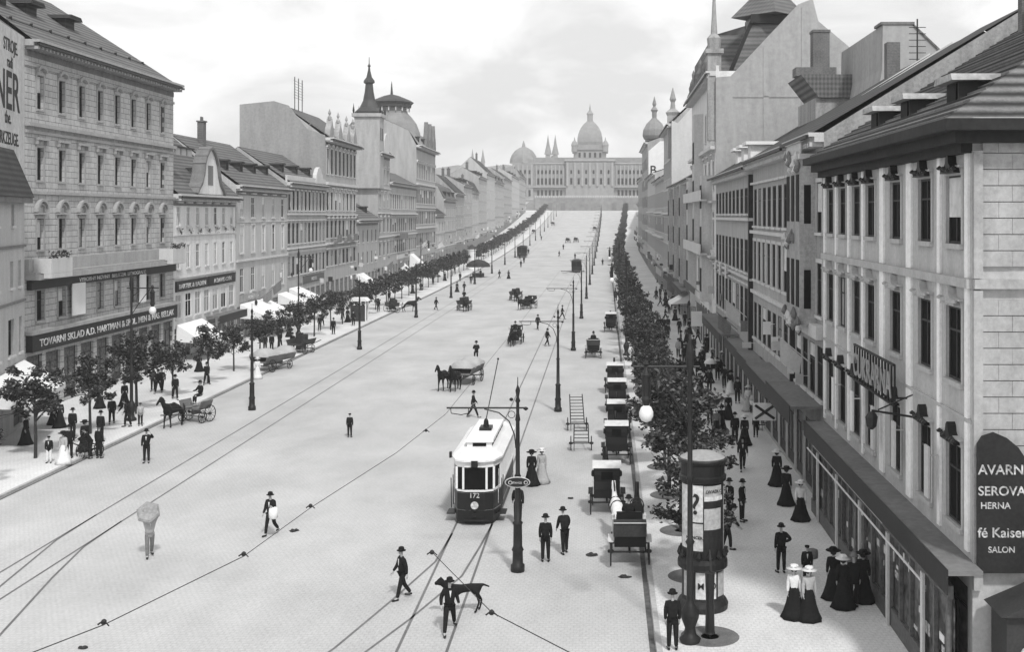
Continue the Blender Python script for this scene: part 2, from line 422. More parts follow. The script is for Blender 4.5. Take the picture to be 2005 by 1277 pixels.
    for k in range(dormers):
        s = (k+.5)*Lh/dormers; y = D/2*dorm_up if roof == 'gable' else .5; zz = slope_z(y)
        d = MB(); d.box(-.55, .55, -.5, 1.6, 0, 1.0); d.slot = 1
        d.prism([(-.75, 1.0), (.75, 1.0), (.5, 1.22), (-.5, 1.22)], -.7, 2.2)
        d.slot = 2; d.box(-.38, .38, -.53, -.49, .15, .85)
        d.build('dormer', [trim if dorm_pale else ROOFD, WHITE if dorm_pale else ROOFD, GLASS], root, (u(s), y, zz-.15))
    for k in range(chimneys):
        s = (k+.35)*Lh/chimneys; y = D/2 + (.8 if k % 2 else -1.0)
        c = MB(); hh = 2.0+.5*(k % 3)
        c.box(-.45, .45, -.35, .35, -2.2, hh); c.box(-.55, .55, -.45, .45, hh, hh+.15)
        for px in (-.22, .22): c.lathe([(.12, hh+.15), (.1, hh+.6)], (px, 0, 0), 8)
        c.build('chimney', CHIM, root, (u(s), y, zt+ (h_ if roof == 'gable' else 3.6 if roof == 'mansard' else .2)-.3))
    root['_L'] = Lh
    return root, u, Lh

PL = [mat('plaster_grey', .36, .9, .14, 6), mat('plaster_pale', .64, .9, .12, 6), mat('plaster_dark', .30, .9, .2, 6),
      mat('ashlar_grey', .46, .9, .14, 6, 'ashlar', bump=.5), mat('plaster_mid', .44, .9, .12, 6), mat('ashlar_pale', .54, .9, .14, 6, 'ashlar', bump=.5)]
TRIM = mat('stone_trim', .52, .85, .15, 8)
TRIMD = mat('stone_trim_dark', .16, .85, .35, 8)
ROOFM = mat('roof_tiles', .15, .9, .22, 10, 'rows', hi=.9)
ROOFD = mat('roof_tiles_dark', .055, .85, .3, 10, 'rows', hi=.9)
ROOFT = mat('roof_pantiles', .17, .9, .2, 10, 'tiles', hi=.8)
CHIM = mat('chimney_brick', .15, .95, .3, 8, 'brick')
COPPER = mat('dome_sheet', .22, .6, .25, 5)
FIREW = mat('firewall_plaster', .50, .95, .09, 3)
STONE = mat('museum_stone', .26, .9, .2, .6)
CLOTHB = mat('blind_cloth', .5, .9, .3, 3)

def clutter(root, Lh, n, seed):
    q = random.Random(seed)
    for k in range(n):
        x = q.uniform(.5, Lh-.5); t_ = q.random(); z = q.uniform(2.9, 6.4)
        if t_ < .45:
            b = MB(); o_ = q.uniform(.3, .65); h = q.uniform(.3, .75); b.box(x-.03, x+.03, -o_-.25, -.25, z, z+h); b.box(x-.012, x+.012, -.25, -.004, z+h*.8, z+h*.8+.03)
            b.build('hanging_sign', q.choice((WHITE, SIGNB, TRIM, TRIMD)), root)
        elif t_ < .7:
            b = MB(); b.box(x-.5, x+.5, -.09, -.06, z+.3, z+.3+q.uniform(.3, .7)); b.build('wall_sign', q.choice((WHITE, SIGNB, TRIM, TRIMD)), root)
        elif t_ < .85:
            b = MB(); b.tube([(x, 0, 3.9), (x, -.9, 4.1)], .025, 5); b.lathe([(.04, 3.45), (.14, 3.55), (.17, 3.85), (.05, 4.05)], (x, -.9, 0), 8); b.build('shop_lantern', q.choice((WHITE, IRON)), root)
        else:
            b = MB(); b.tube([(x, -.05, z), (x, -1.6, z+1.3)], .03, 5); b.quad((x, -.5, z+.3), (x, -1.5, z+1.2), (x+.02, -1.5, z+.1), (x, -.6, z-.6)); b.build('flag', q.choice((TRIMD, TRIM)), root)
def awning(root, x0, x1, z, out, drop, m=CANVAS):
    mb = MB(); n = max(3, int((x1-x0)/.5)); y0 = -.06
    A = [(x0+(x1-x0)*i/n, y0, z) for i in range(n+1)]; B = [(x0+(x1-x0)*i/n, y0-out, z-drop) for i in range(n+1)]
    t = .03
    for i in range(n):
        mb.quad(A[i], A[i+1], B[i+1], B[i]); mb.quad(*[(p[0], p[1], p[2]-t) for p in (A[i+1], A[i], B[i], B[i+1])])
        mid = ((B[i][0]+B[i+1][0])/2, B[i][1], B[i][2]-.42)
        mb.quad(B[i], B[i+1], (B[i+1][0], B[i][1], B[i][2]-.25), mid, (B[i][0], B[i][1], B[i][2]-.25))
    mb.add([A[0], B[0], (x0, y0, z-drop*.9)], [(0, 1, 2)]); mb.add([A[-1], B[-1], (x1, y0, z-drop*.9)], [(0, 1, 2)])
    o = mb.build('awning', m, root)
    r = MB()
    for x in (x0+.03, x1-.03): r.tube([(x, y0, z-drop-.3), (x, y0-out, z-drop-.03)], .025, 5)
    r.build('awning_rod', IRON, o); return o
def signboard(root, x0, x1, z0, z1, text=None, proj=.15, m=None, tm=None, size=None, tx=None):
    mb = MB(); mb.box(x0, x1, -proj, -.005, z0, z1)
    o = mb.build('signboard', m or SIGNB, root)
    if text:
        h = size or (z1-z0)*.62
        t = words(text, h, tm or GOLD, o, (tx if tx is not None else (x0+x1)/2, -proj-.012, z0+(z1-z0)*.26), align='CENTER')
        t.scale.x = min(1.6, (x1-x0)*.93/max(.01, t.dimensions.x))
    return o
def canopy(root, x0, x1, z, out, th=.55, m=None):
    mb = MB(); mb.box(x0, x1, -out, -.004, z, z+.12); o = mb.build('canopy', m or mat('canopy_sheet', .15, .8, .25, 4), root)
    f = MB(); f.box(x0, x1, -out-.04, -out-.003, z-th+.1, z+.16); f.build('fascia', SIGNB, o)
    return o

# ================================================================== left row of houses
SH = lambda z=3.7, w=2.3: (0.25, z, w, 'shop wide')
# low house at the left edge, its front slightly turned out of the row
ang = math.atan2(6.2, -1.6)
dv = Vector((math.cos(ang), math.sin(ang))); Lw = 14.0
pe = Vector((-36.2, 74.05)) - dv*Lw
root = empty('corner_house', (pe.x, pe.y, 0), ang, 'low plain house with tiled roof and shop awnings cut by the left photo edge', 'house')
mb = MB()
z = 0
for z0, z1, ws in [(0.3, 3.3, ((3.2, 2.6), (7, 2.6), (12.3, 2.4))), (4.8, 7.0, ((10.5, 1.5), (12.95, .8), (7, 1.2), (3.5, 1.2))), (8.9, 10.5, ((10.6, .8), (12.7, .7), (7, .8), (3.5, .8))), (12.65, 13.95, ((10.9, .75), (7, .75), (3.5, .75)))]:
    mb.quad((0, 0, z), (Lw, 0, z), (Lw, 0, z0), (0, 0, z0)); x = 0
    for c, w_ in sorted(ws):
        a, b = c-w_/2, c+w_/2
        mb.quad((x, 0, z0), (a, 0, z0), (a, 0, z1), (x, 0, z1)); x = b
        for p in (((a,0,z0),(a,.3,z0),(a,.3,z1),(a,0,z1)), ((b,0,z0),(b,.3,z0),(b,.3,z1),(b,0,z1)), ((a,0,z0),(b,0,z0),(b,.3,z0),(a,.3,z0)), ((a,0,z1),(b,0,z1),(b,.3,z1),(a,.3,z1)), ((a,.3,z0),(b,.3,z0),(b,.3,z1),(a,.3,z1))): mb.quad(*p)
        f, g, s_, o_ = win_meshes(w_, z1-z0, 'shop' if w_ > 2 else 'plain', WHITE if w_ < 1 else DWOOD, TRIM)
        wn = link('shop_window' if w_ > 2 else 'window', f, root, (c, 0, z0)); link('pane', g, wn)
        if s_: link('surround', s_, wn)
    mb.quad((x, 0, z0), (Lw, 0, z0), (Lw, 0, z1), (x, 0, z1)); z = z1
mb.quad((0, 0, z), (Lw, 0, z), (Lw, 0, 14.4), (0, 0, 14.4))
for x in (0, Lw): mb.quad((x, 0, 0), (x, .6, 0), (x, .6, 14.4), (x, 0, 14.4))
mb.quad((0, .6, 0), (Lw, .6, 0), (Lw, .6, 14.4), (0, .6, 14.4))
mb.build('wall', PL[4], root)
mb = MB(); mb.prism([(-.6, 14.4), (.6, 14.4), (.6, 17.4)], 0, Lw, 'yz'); mb.build('roof', ROOFD, root)
mb = MB(); mb.box(0, Lw, -.5, -.004, 14.05, 14.39); mb.box(0, Lw, -.12, -.004, 11.3, 11.45); mb.box(0, Lw, -.12, -.004, 7.9, 8.05); mb.build('cornice', TRIMD, root)
awning(root, 9.4, 13.7, 4.2, 2.4, 1.5); awning(root, 4.5, 9, 4.0, 2.4, 1.6)

# angled wall with painted lettering above it
root = empty('lettered_house', (-37.7-dv.x*6.3, 77.15-dv.y*6.3, 0), 0, 'high pale wall with huge black painted lettering behind the low left corner house', 'house')
ang = math.atan2(6.2, -1.6)
p0 = dv*(-9); p1 = dv*6.3; nn = Vector((-dv.y, dv.x))*6; mb = MB()
pts = [p0, p1, p1+nn, p0+nn]; mb.prism([(p.x, p.y) for p in pts], 0, 25.0, 'xy'); mb.build('wall', FIREW, root)
mb = MB(); q = [Vector((p.x, p.y)) for p in pts]
mb.add([(q[0].x, q[0].y, 25.01), (q[1].x, q[1].y, 25.01), (q[2].x, q[2].y, 29.5), (q[3].x, q[3].y, 29.5), (q[2].x, q[2].y, 25.01), (q[3].x, q[3].y, 25.01)], [(0,1,2,3), (0,3,5), (1,4,2), (0,5,4,1), (3,2,4,5)])
mb.build('roof', ROOFM, root)
PAINT = mat('painted_letters', .03, .9, .4, 8)
for s, sz, z_, t_ in (('STROJE.', 1.1, 23.5, 4.3), ('radí', 1.0, 22.5, 2.9), ('WERNER', 3.4, 19.9, 4.8), ('the.', 1.1, 19.0, 2.5), ('WERKZEUGE.', 1.1, 17.7, 4.6)):
    p = dv*t_ - Vector((-dv.y, dv.x))*.02
    o = words(s, sz, PAINT, root, (p.x, p.y, z_), rot=(R(90), 0, ang), name='painted_letters', align='RIGHT', ext=.006)

# the big corner block with eight windows
ASH = PL[3]
r, u, Lh = house(-1, 77.2, 105, 24.9, [(0.3, 3.9, 2.2, 'shop wide'), (6.15, 8.2, 1.15, 'sur'), (10.95, 13.05, .95, 'arch sur'), (15.65, 17.85, .95, 'ped'), (20.45, 22.75, .95, 'sur vault')], 8,
    'tall ashlar palace block with eight window bays and roof dormers on the left corner', wall=ASH, frame=DWOOD, trim=mat('palace_trim', .34, .85, .25, 8),
    bays=[2.2+i*3.26 for i in range(8)], bands=[(9.0, 9.35, 1.0), (9.36, 9.5, .8), (5.35, 5.6, .55), (14.7, 14.9, .2), (19.2, 19.45, .35), (18.75, 18.95, .15), (23.2, 23.4, .12), (9.51, 10.35, .3)],
    cornice=1.0, pitch=42, depth=15, hipf=True, roofm=ROOFM, dormers=0, chimneys=0, ov=.9, lit=.12, rh=6.0)
signboard(r, .3, Lh-.3, 8.32, 8.95, 'VYROBNY NOVINY  BIELITZER  LITHOGRAFIE', .35)
signboard(r, .2, Lh-.2, 4.2, 5.33, 'TOVARNI SKLAD A.D. HARTMAN & SPOL. MEN & MAS. BELLAK', .45)
for s in (2.2, 2.2+7*3.26):       # balconies at both ends
    b = MB(); b.box(-1.6, 1.6, -1.5, -1.003, 9.1, 9.4); b.box(-1.6, 1.6, -1.5, -1.35, 9.41, 10.4); b.box(-1.6, -1.45, -1.349, -.31, 9.41, 10.4); b.box(1.45, 1.6, -1.349, -.31, 9.41, 10.4)
    bo = b.build('balcony', TRIM, r, (s, 0, 0))
    pb = MB(); q = random.Random(int(s))
    for k in range(160):
        c = Vector((q.uniform(-1.5, 1.5), q.uniform(-1.55, -1.2), 10.4+q.random()*.45)); a = [Vector((q.uniform(-1, 1), q.uniform(-1, 1), q.uniform(-1, 1)))*.12 for _ in range(3)]
        pb.quad(c+a[0], c+a[1], c+a[2])
    pb.build('flower_box', LEAF, bo)
for s, y, zz in ((3.5, 3.9, 2.7), (8, 3.9, 2.7), (14.3, 3.9, 2.7)):
    d = MB(); d.box(-.8, .8, -.6, 2.2, 0, .9); d.slot = 1; d.prism([(-1.2, .9), (1.2, .9), (.9, 1.2), (-.9, 1.2)], -1.1, 2.6)
    d.build('dormer', [ROOFD, ROOFD], r, (s, y, 24.9+zz))
sg = MB()
for k in range(9): sg.box(1+k*2.9, 1+k*2.9+.06, 1.3, 1.5, 26.0, 26.55)
sg.box(.5, Lh-3, 1.38, 1.42, 26.35, 26.4); sg.build('snow_guard', IRON, r)
for x0, x1 in ((6.4, 8.6), (19, 20.4)): b = MB(); b.box(x0, x1, -.36, -.30, 6.1, 8.4); b.build('poster_board', WHITE, r)

# small baroque house with a curved gable
r, u, Lh = house(-1, 105, 123.5, 15.2, [(0.3, 3.1, 2.6, 'shop wide'), (3.9, 6.1, 1.6, 'plain'), (8.4, 10.6, .95, 'plain'), (12.3, 14.1, .95, 'lin')], 7,
    'small pale baroque house with curved gable and flower boxes beside the palace block', wall=PL[1], roofm=ROOFM, cornice=.75, pitch=44, depth=13, dormers=0, lit=.75,
    bands=[(7.5, 7.6, .1), (11.4, 11.5, .15)], frame=WHITE)
signboard(r, .4, Lh/2-.2, 6.35, 7.3, 'BARTEK & BADEN'); signboard(r, Lh/2+.2, Lh-.4, 6.35, 7.3, 'A.DAVID SYN')
g = MB(); sh = [(-4.2, 0), (-3.7, .5), (-2.9, 1.0), (-2.3, 1.9), (-2.0, 2.9), (-1.5, 3.6), (-.8, 4.2), (0, 4.5), (.8, 4.2), (1.5, 3.6), (2.0, 2.9), (2.3, 1.9), (2.9, 1.0), (3.7, .5), (4.2, 0)]
g.prism(sh, -.35, .5); gb = g.build('gable', PL[1], r, (Lh/2, 0, 15.2))
g = MB()
for p, q in zip(sh, sh[1:]):
    d = Vector((q[0]-p[0], 0, q[1]-p[1])).normalized(); nn = Vector((-d.z, 0, d.x))*.28
    g.prism([(p[0], p[1]), (q[0], q[1]), (q[0]+nn.x, q[1]+nn.z), (p[0]+nn.x, p[1]+nn.z)], -.6, .62)
g.build('gable_coping', TRIMD, gb)
g = MB(); g.box(-.75, .75, -.38, -.352, 1.0, 2.9); g.build('niche', TRIMD, gb)
c = MB(); c.box(-.9, .9, -.75, .75, 0, 5.2); c.box(-1.05, 1.05, -.85, .85, 5.2, 5.5); c.build('chimney', CHIM, r, (4.5, 7.2, 19.5))
q = random.Random(5)
for k in range(7*36):
    if k % 36 == 0: fb = MB()
    c = Vector(((k//36)*Lh/7+1.3+q.gauss(0, .3), -.25, 11.6+q.random()*.45)); a = [Vector((q.uniform(-1, 1), q.uniform(-.5, .5), q.uniform(-1, 1)))*.14 for _ in range(3)]
    fb.quad(c+a[0], c+a[1], c+a[2])
    if k % 36 == 35: fb.build('flower_box', LEAF, r)
canopy(r, 9, Lh-.3, 3.3, 1.3, .7); awning(r, .6, 7.6, 3.4, 2.6, 1.7)
for row, (y, zz) in enumerate(((2.2, 2.1), (4.5, 4.4))):
    for k in range(4):
        d = MB(); d.box(-.7, .7, -.3, 1.6, -.3, .5); d.slot = 1; d.box(-1.0, 1.0, -.5, 1.9, .5, .66)
        d.build('dormer', [TRIM, ROOFD], r, (11.5+k*1.75, y, 15.2+zz))

house_specs = [
 # side, Ya, Yb, zt, floors, n, label, kwargs
 (-1, 123.7, 144.7, 16.5, [SH(3.6, 2.8), (5.0, 7.6, 1.3, 'plain'), (9.2, 12.2, 1.3, 'sur'), (13.0, 15.3, 1.2, 'lin')], 5, 'pale five-bay house with a large white awning, next to the curved gable house',
   dict(wall=PL[4], roofm=ROOFM, pitch=38, depth=14, dormers=4, chimneys=1, lit=.55, bands=[(8.3, 8.5, .2), (12.5, 12.6, .1)], frame=WHITE)),
 (-1, 144.7, 165.9, 17.4, [SH(3.6, 2.4), (5.7, 8.1, 1.2, 'plain'), (9.7, 12.3, 1.2, 'lin'), (13.9, 16.4, 1.2, 'sur')], 10, 'grey ten-bay house with narrow windows and a flat dark cornice, left row',
   dict(wall=PL[0], roofm=ROOFM, pitch=36, depth=12, dormers=3, lit=.35, bands=[(9.0, 9.2, .3), (13.3, 13.5, .25), (8.5, 8.8, .05)])),
 (-1, 165.9, 188, 24.3, [SH(3.8, 2.4), (6, 8.2, 1.4, 'lin'), (10, 12.5, 1.4, 'tri'), (14, 16.6, 1.4, 'ped'), (19.2, 22.8, 1.4, 'vault sur')], 8, 'tall ornate house with heavy dark cornice and blank grey firewall, left row',
   dict(wall=PL[0], roofm=ROOFM, pitch=40, depth=12, lit=.2, bands=[(9.1, 9.3, .4), (13.2, 13.4, .3), (17.6, 18.0, .45), (8.4, 8.6, .2)], cornice=1.2, rh=4.6)),
 (-1, 188, 207.5, 12.6, [SH(3.6, 2.4), (5.2, 7.2, .9, 'plain'), (8.8, 10.8, .9, 'plain')], 5, 'low dark-roofed house squeezed between the ornate house and the spired tower house',
   dict(wall=PL[0], roofm=ROOFM, pitch=36, depth=10, dormers=2, cornice=.8)),
 (-1, 207.6, 220, 24.5, [SH(3.8, 2.2), (6, 8.2, 1.1, 'lin'), (10.2, 12.6, 1.1, 'tri'), (14.6, 17, 1.1, 'ped'), (19, 21.5, 1.1, 'vault sur')], 3, 'narrow pale house carrying a slim tower with dark pointed spire, left row',
   dict(wall=PL[0], roofm=ROOFD, pitch=50, depth=9, lit=.1, cornice=.9, bands=[(9.2, 9.4, .3), (13.5, 13.7, .3), (18, 18.2, .3)])),
 (-1, 220, 254, 19.6, [SH(3.8, 2.4), (6, 8.4, 1.4, 'plain'), (10, 12.6, 1.4, 'lin'), (14.4, 17.2, 1.4, 'sur')], 13, 'long grey house with plain windows in front of the domed corner palace, left row',
   dict(wall=PL[0], roofm=ROOFM, pitch=30, depth=9, lit=.2, bands=[(9.2, 9.4, .3), (13.3, 13.6, .5)])),
 (-1, 254, 286, 28.5, [SH(4, 2.4), (6.3, 9, 1.7, 'plain'), (11, 13.8, 1.7, 'lin'), (15.6, 18.6, 1.7, 'tri'), (21, 24.4, 1.7, 'vault sur')], 11, 'tall corner palace crowned by a bulging dome with flat lantern cap, left row',
   dict(wall=PL[0], roofm=COPPER, roof='mansard', depth=14, lit=.15, cornice=1.2, bands=[(10, 10.3, .4), (14.6, 14.8, .3), (19.6, 20, .5)], dormers=4)),
]
zz_ = [(286, 303, 13.5, 3, 1, 'low white-walled house just past the domed corner palace'), (303, 330, 17.5, 6, 0, 'grey two-gabled house with dark roof, second beyond the dome'),
       (330, 352, 19.5, 5, 0, 'broad dark-roofed house with row of attic dormers, third beyond the dome'), (352, 378, 22.5, 6, 0, 'taller grey house with steep roof, fourth beyond the dome'),
       (378, 400, 21, 4, 1, 'house with a bright bare gable wall, nearest of the two far bright gables'), (400, 432, 26.5, 6, 0, 'far steep-roofed house between the two bright gables'),
       (432, 470, 29, 6, 1, 'far house with bright bare gable wall, farther of the two bright gables'), (470, 520, 27, 7, 0, 'hazy grey house halfway up the left row'),
       (520, 575, 30, 8, 0, 'hazy grey house near the top of the left row with chimneys'), (575, 640, 33, 8, 1, 'hazy pale house second from the top of the left row'), (640, 705, 35, 8, 0, 'last hazy house at the top of the left row beside the museum ramp')]
for i, (a, b, zt, n, wl, lab) in enumerate(zz_):
    g0 = 0; hgt = zt - T(a)
    fl = [SH(3.4, 2.6)]; k = 5.0
    while k + 2.2 < hgt - .7: fl.append((k, k+2.3, 1.5, 'sur')); k += 3.6
    house_specs.append((-1, a, b, zt, fl, n, lab, dict(wall=PL[4] if wl else PL[0 if i % 2 else 2], roofm=ROOFM if i % 2 else ROOFD, pitch=(38, 30, 44, 27)[i % 4], depth=(12, 10, 11)[i % 3], roof=('gable', 'mansard', 'gable')[i % 3], detail=2, bands=[(4.3, 4.6, .25), (8.1, 8.3, .2)], dormers=(3 if i % 2 else 0), chimneys=1+i % 2, lit=.2, cornice=.5)))
roots = {}
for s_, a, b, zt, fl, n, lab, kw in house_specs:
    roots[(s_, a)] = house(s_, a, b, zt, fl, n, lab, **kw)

for j_, (k_, (r_, u_, L_)) in enumerate(list(roots.items())): clutter(r_, L_, int(min(10, 2+L_/6)), j_+3)
# extras on the left row
r, u, Lh = roots[(-1, 123.7)]
awning(r, 1.2, 11, 3.8, 3.6, 1.7); signboard(r, 1.2, 11, 3.95, 4.75, 'KONFEKCE', .12, PL[2]); awning(r, 16.5, 20.5, 3.9, 3.0, 1.4)
r, u, Lh = roots[(-1, 144.7)]
awning(r, .8, 5.8, 4.2, 3.6, 1.7); signboard(r, 8, 20, 4.3, 5.3, 'HOTEL', .12, mat('sign_grey', .1))
p = MB(); p.box(0, Lh, -.05, .2, 17.4, 18.3); p.build('parapet', TRIM, r)
g = MB(); g.prism([(-2.2, 0), (2.2, 0), (1.8, 1.4), (.9, 2.2), (0, 2.5), (-.9, 2.2), (-1.8, 1.4)], -.12, .4); g.build('gable', TRIM, r, (Lh-4, 0, 17.4))
r, u, Lh = roots[(-1, 165.9)]
f = MB(); f.prism([(.02, 17.0), (.02, 24.6), (2.6, 25.5), (5.2, 28.8), (7.2, 29.4), (12, 28.9), (12, 17.0)], -.25, .2, 'yz')
f.build('firewall', mat('firewall_grey', .28, .95, .12, 3), r)
q = random.Random(9)
for s in (3.2, 9, 15, 20):
    g = MB(); g.prism([(s-1.6, 24.3), (s+1.6, 24.3), (s+1.2, 25.6), (s+.4, 26.4), (s, 27.2), (s-.4, 26.4), (s-1.2, 25.6)], -.3, .5)
    g.lathe([(.25, 0), (.3, .4), (.1, .7), (.22, 1.0), (.02, 1.6)], (s, .1, 27.0), 8); g.build('roof_ornament', PL[2], r)
for s in (5, 12, 17):
    b = MB(); b.box(-1.4, 1.4, -1.0, -.46, 9.3, 9.5); b.box(-1.4, 1.4, -1.0, -.92, 9.51, 10.4); b.build('balcony', TRIMD, r, (s, 0, 0))
a = MB()
for x in (3, 5.2, 7.4): a.box(x-.05, x+.05, 5.0, 5.1, 28.5, 33.2)
for k in range(7): a.box(2.4, 8, 5.03, 5.07, 30.2+k*.4, 30.24+k*.4)
a.build('wire_rack', IRON, r)
r, u, Lh = roots[(-1, 188)]
awning(r, 1, 6, 3.8, 2.2, 1.6)
# tower with the pointed spire
r, u, Lh = roots[(-1, 207.6)]
t = MB(); t.box(-.9, 3.6, -.45, 4.0, 18, 30.6); t.box(-1.3, 4.0, -.8, 4.4, 30.6, 31.2); tw = t.build('tower', PL[0], r)
for x in (.3, 2.0):
    o = MB(); o.box(-.35, .35, -.5, -.455, 0, 2.2); o.build('louvre', IRON, tw, (x, 0, 26.5))
sp = MB(); sp.lathe([(2.55, 31.2), (2.6, 31.6), (1.7, 32.4), (1.1, 33.6), (.8, 35.2), (.65, 36.6), (1.0, 36.8), (.95, 37.2), (.5, 37.8), (.22, 39.0), (.15, 39.6), (.3, 39.8), (.08, 40.2), (.05, 41.4)], (1.35, 1.8, 0), 8)
sp.build('spire', mat('slate_spire', .045, .6, .3, 6), tw)
f = MB()
for x in (-1.0, 3.8):
    for y in (-.6, 4.1): f.lathe([(.12, 31.2), (.2, 31.7), (.05, 32.6), (.01, 33.0)], (x, y, 0), 6)
f.build('finial', IRON, tw)
g = MB(); g.prism([(4.6, 24.5), (9.6, 24.5)] + [(7.1+2.5*math.cos(math.pi*i/8), 25.8+2.4*math.sin(math.pi*i/8)) for i in range(9)], -.4, .4); g.build('gable', TRIM, r)
# domed palace
r, u, Lh = roots[(-1, 254)]
dm = MB(); c_ = (11.5, 7.2, 0)
dm.lathe([(6.6, 27), (6.6, 28.8), (7.0, 29.0), (7.0, 29.5), (6.7, 29.7), (6.4, 31.5), (5.6, 33.6), (4.4, 35.2), (3.6, 36.0), (3.5, 37.2)], c_, 16)
do = dm.build('dome', COPPER, r, smooth=False)
dm = MB(); dm.lathe([(3.5, 37.2), (4.4, 37.3), (4.5, 37.9), (5.0, 38.4), (4.2, 38.9), (1.8, 39.9), (.3, 40.3), (.12, 42.6), (.01, 43.4)], c_, 16); dm.build('lantern', mat('slate_spire', .045), do)
o = MB()
for i in range(16):
    a = 2*math.pi*i/16; o.box(c_[0]+4.0*math.cos(a)-.12, c_[0]+4.0*math.cos(a)+.12, c_[1]+4.0*math.sin(a)-.12, c_[1]+4.0*math.sin(a)+.12, 36.4, 37.25)
o.build('colonnade', TRIM, do)
for s in (16, 22, 28):
    g = MB(); g.prism([(s-2.2, 28.5), (s+2.2, 28.5), (s+1.8, 30.6), (s+.9, 31.8), (s+.5, 33.2), (s, 34.4), (s-.5, 33.2), (s-.9, 31.8), (s-1.8, 30.6)], -.4, .5); g.build('gable', TRIMD, r)
r, u, Lh = roots[(-1, 220)]
awning(r, 24, 29, 5.2, 3.6, 3.2); awning(r, 12, 15, 4.0, 2.0, 2.0); signboard(r, 8, 30, 4.6, 5.4, None, .2, TRIM)
b = MB(); b.box(6, 16, -1.0, -.35, 8.6, 8.8); b.box(6, 16, -1.0, -.92, 8.81, 9.7); b.build('balcony', TRIMD, r)

# ================================================================== right row of houses
# pale corner house nearest the camera
DZ = lambda s: s
PP = mat('plaster_cream', .78, .9, .10, 6)
r, u, Lh = house(1, 31.1, 52.4, 15.9, [(0.3, 3.3, 2.2, 'shop wide'), (4.75, 6.95, 1.4, 'orn dark'), (8.7, 10.75, 1.4, 'orn'), (12.5, 14.4, 1.4, 'orn dark')], 7,
    'pale stucco corner house with dark ribbed roof and tall windows, nearest on the right', wall=mat('plaster_spandrel', .42, .9, .12, 6), trim=mat('stucco_trim', .40, .85, .2, 8), frame=DWOOD,
    bays=[1.57, 4.56, 8.2, 11.96, 14.4, 17.1, 19.7], roofm=mat('roof_ribbed', .16, .8, .25, 12, 'rows', hi=1.0), cornice=0, ov=.95, pitch=33, depth=19, hipn=True, lit=.03,
    bands=[(11.35, 11.6, .16), (7.75, 7.85, .05)], steps=34)
# pilasters, quoins
for s in (.35, 3.0, 6.4, 10.1, 13.2, 15.8, 18.4, 21.0):
    ww = .62 if s in (6.4, 10.1) else .3
    for z0, z1 in ((4.3, 7.74), (7.86, 11.34), (11.61, 15.0)): pb = MB(); pb.box(u(s)-ww/2, u(s)+ww/2, -.07, .003, z0, z1); pb.build('pilaster', PP, r)
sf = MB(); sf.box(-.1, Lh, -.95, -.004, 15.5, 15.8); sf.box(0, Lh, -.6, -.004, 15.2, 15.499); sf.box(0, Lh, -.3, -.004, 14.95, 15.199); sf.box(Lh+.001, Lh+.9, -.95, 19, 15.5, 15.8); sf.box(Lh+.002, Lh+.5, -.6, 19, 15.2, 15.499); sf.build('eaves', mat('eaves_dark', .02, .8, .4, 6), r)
for s in (4, 9.6, 14.2):
    d = MB(); d.box(-.6, .6, -.55, 2.0, -.1, .55); d.slot = 1; d.prism([(-.95, .55), (.95, .55), (.8, .75), (-.8, .75)], -.85, 2.4)
    d.slot = 2; d.box(-.45, .45, -.6, -.552, 0, .5)
    yy = 1.2; d.build('dormer', [IRON, mat('dormer_zinc', .34, .8, .4, 5), GLASS], r, (u(s), yy, 15.95+yy*.62))
for s, y in ((19, 8.2), (17.3, 8.2), (4.5, 8.6)):
    c = MB(); c.box(-.25, .25, -.3, .3, -1, 1.9 if s > 5 else 1.2); c.box(-.32, .32, -.36, .36, 1.9 if s > 5 else 1.2, 2.05 if s > 5 else 1.4); c.build('chimney', CHIM, r, (u(s), y, 21.3))
# flank facing the camera (rusticated) – the wall's near side with grooves, quoins and the cafe sign
fl = MB(); y0 = -.05
for k in range(26):
    z0 = 4.2+k*.43
    if z0+.4 < 11.34 or z0 > 11.6:
        y_ = .24; k2 = k % 2
        while y_ < 4.5:
            wd = .42 if k2 else .78; fl.box(Lh+.004, Lh+.10+.006*((k*7+int(y_*9)) % 3), y_, y_+wd-.008, z0, z0+.405); y_ += wd; k2 = 1-k2
        fl.box(Lh+.004, Lh+.12, y_, 19, z0, z0+.40)
fl.box(Lh+.004, Lh+.2, -.02, .22, 3.4, 11.3); fl.box(Lh+.004, Lh+.2, -.02, .22, 11.62, 15.0)
fl.box(Lh+.004, Lh+.2, 0, 19, 11.35, 11.6); fl.build('flank', mat('flank_stone', .34, .9, .16, 5), r)
pts = [(.02, 3.9), (.02, 7.3), (.15, 7.5), (.45, 7.6), (.8, 7.45), (1.1, 7.2), (1.3, 6.9), (1.45, 6.4), (1.5, 5.6), (1.5, 3.9)]
sg = MB(); sg.prism(pts, Lh+.27, Lh+.33, 'yz'); so_ = sg.build('cafe_sign', SIGNB, r)
for s, z_, sz, x_ in (('AVARNA', 6.5, .36, .04), ('SEROVA', 5.95, .34, .04), ('HERNA', 5.6, .24, .1), ('fé Kaiser', 4.85, .36, .03), ('SALON', 4.45, .22, .3)):
    words(s, sz, GOLD, so_, (Lh+.345, x_, z_), rot=(R(90), 0, R(90)), ext=.01)
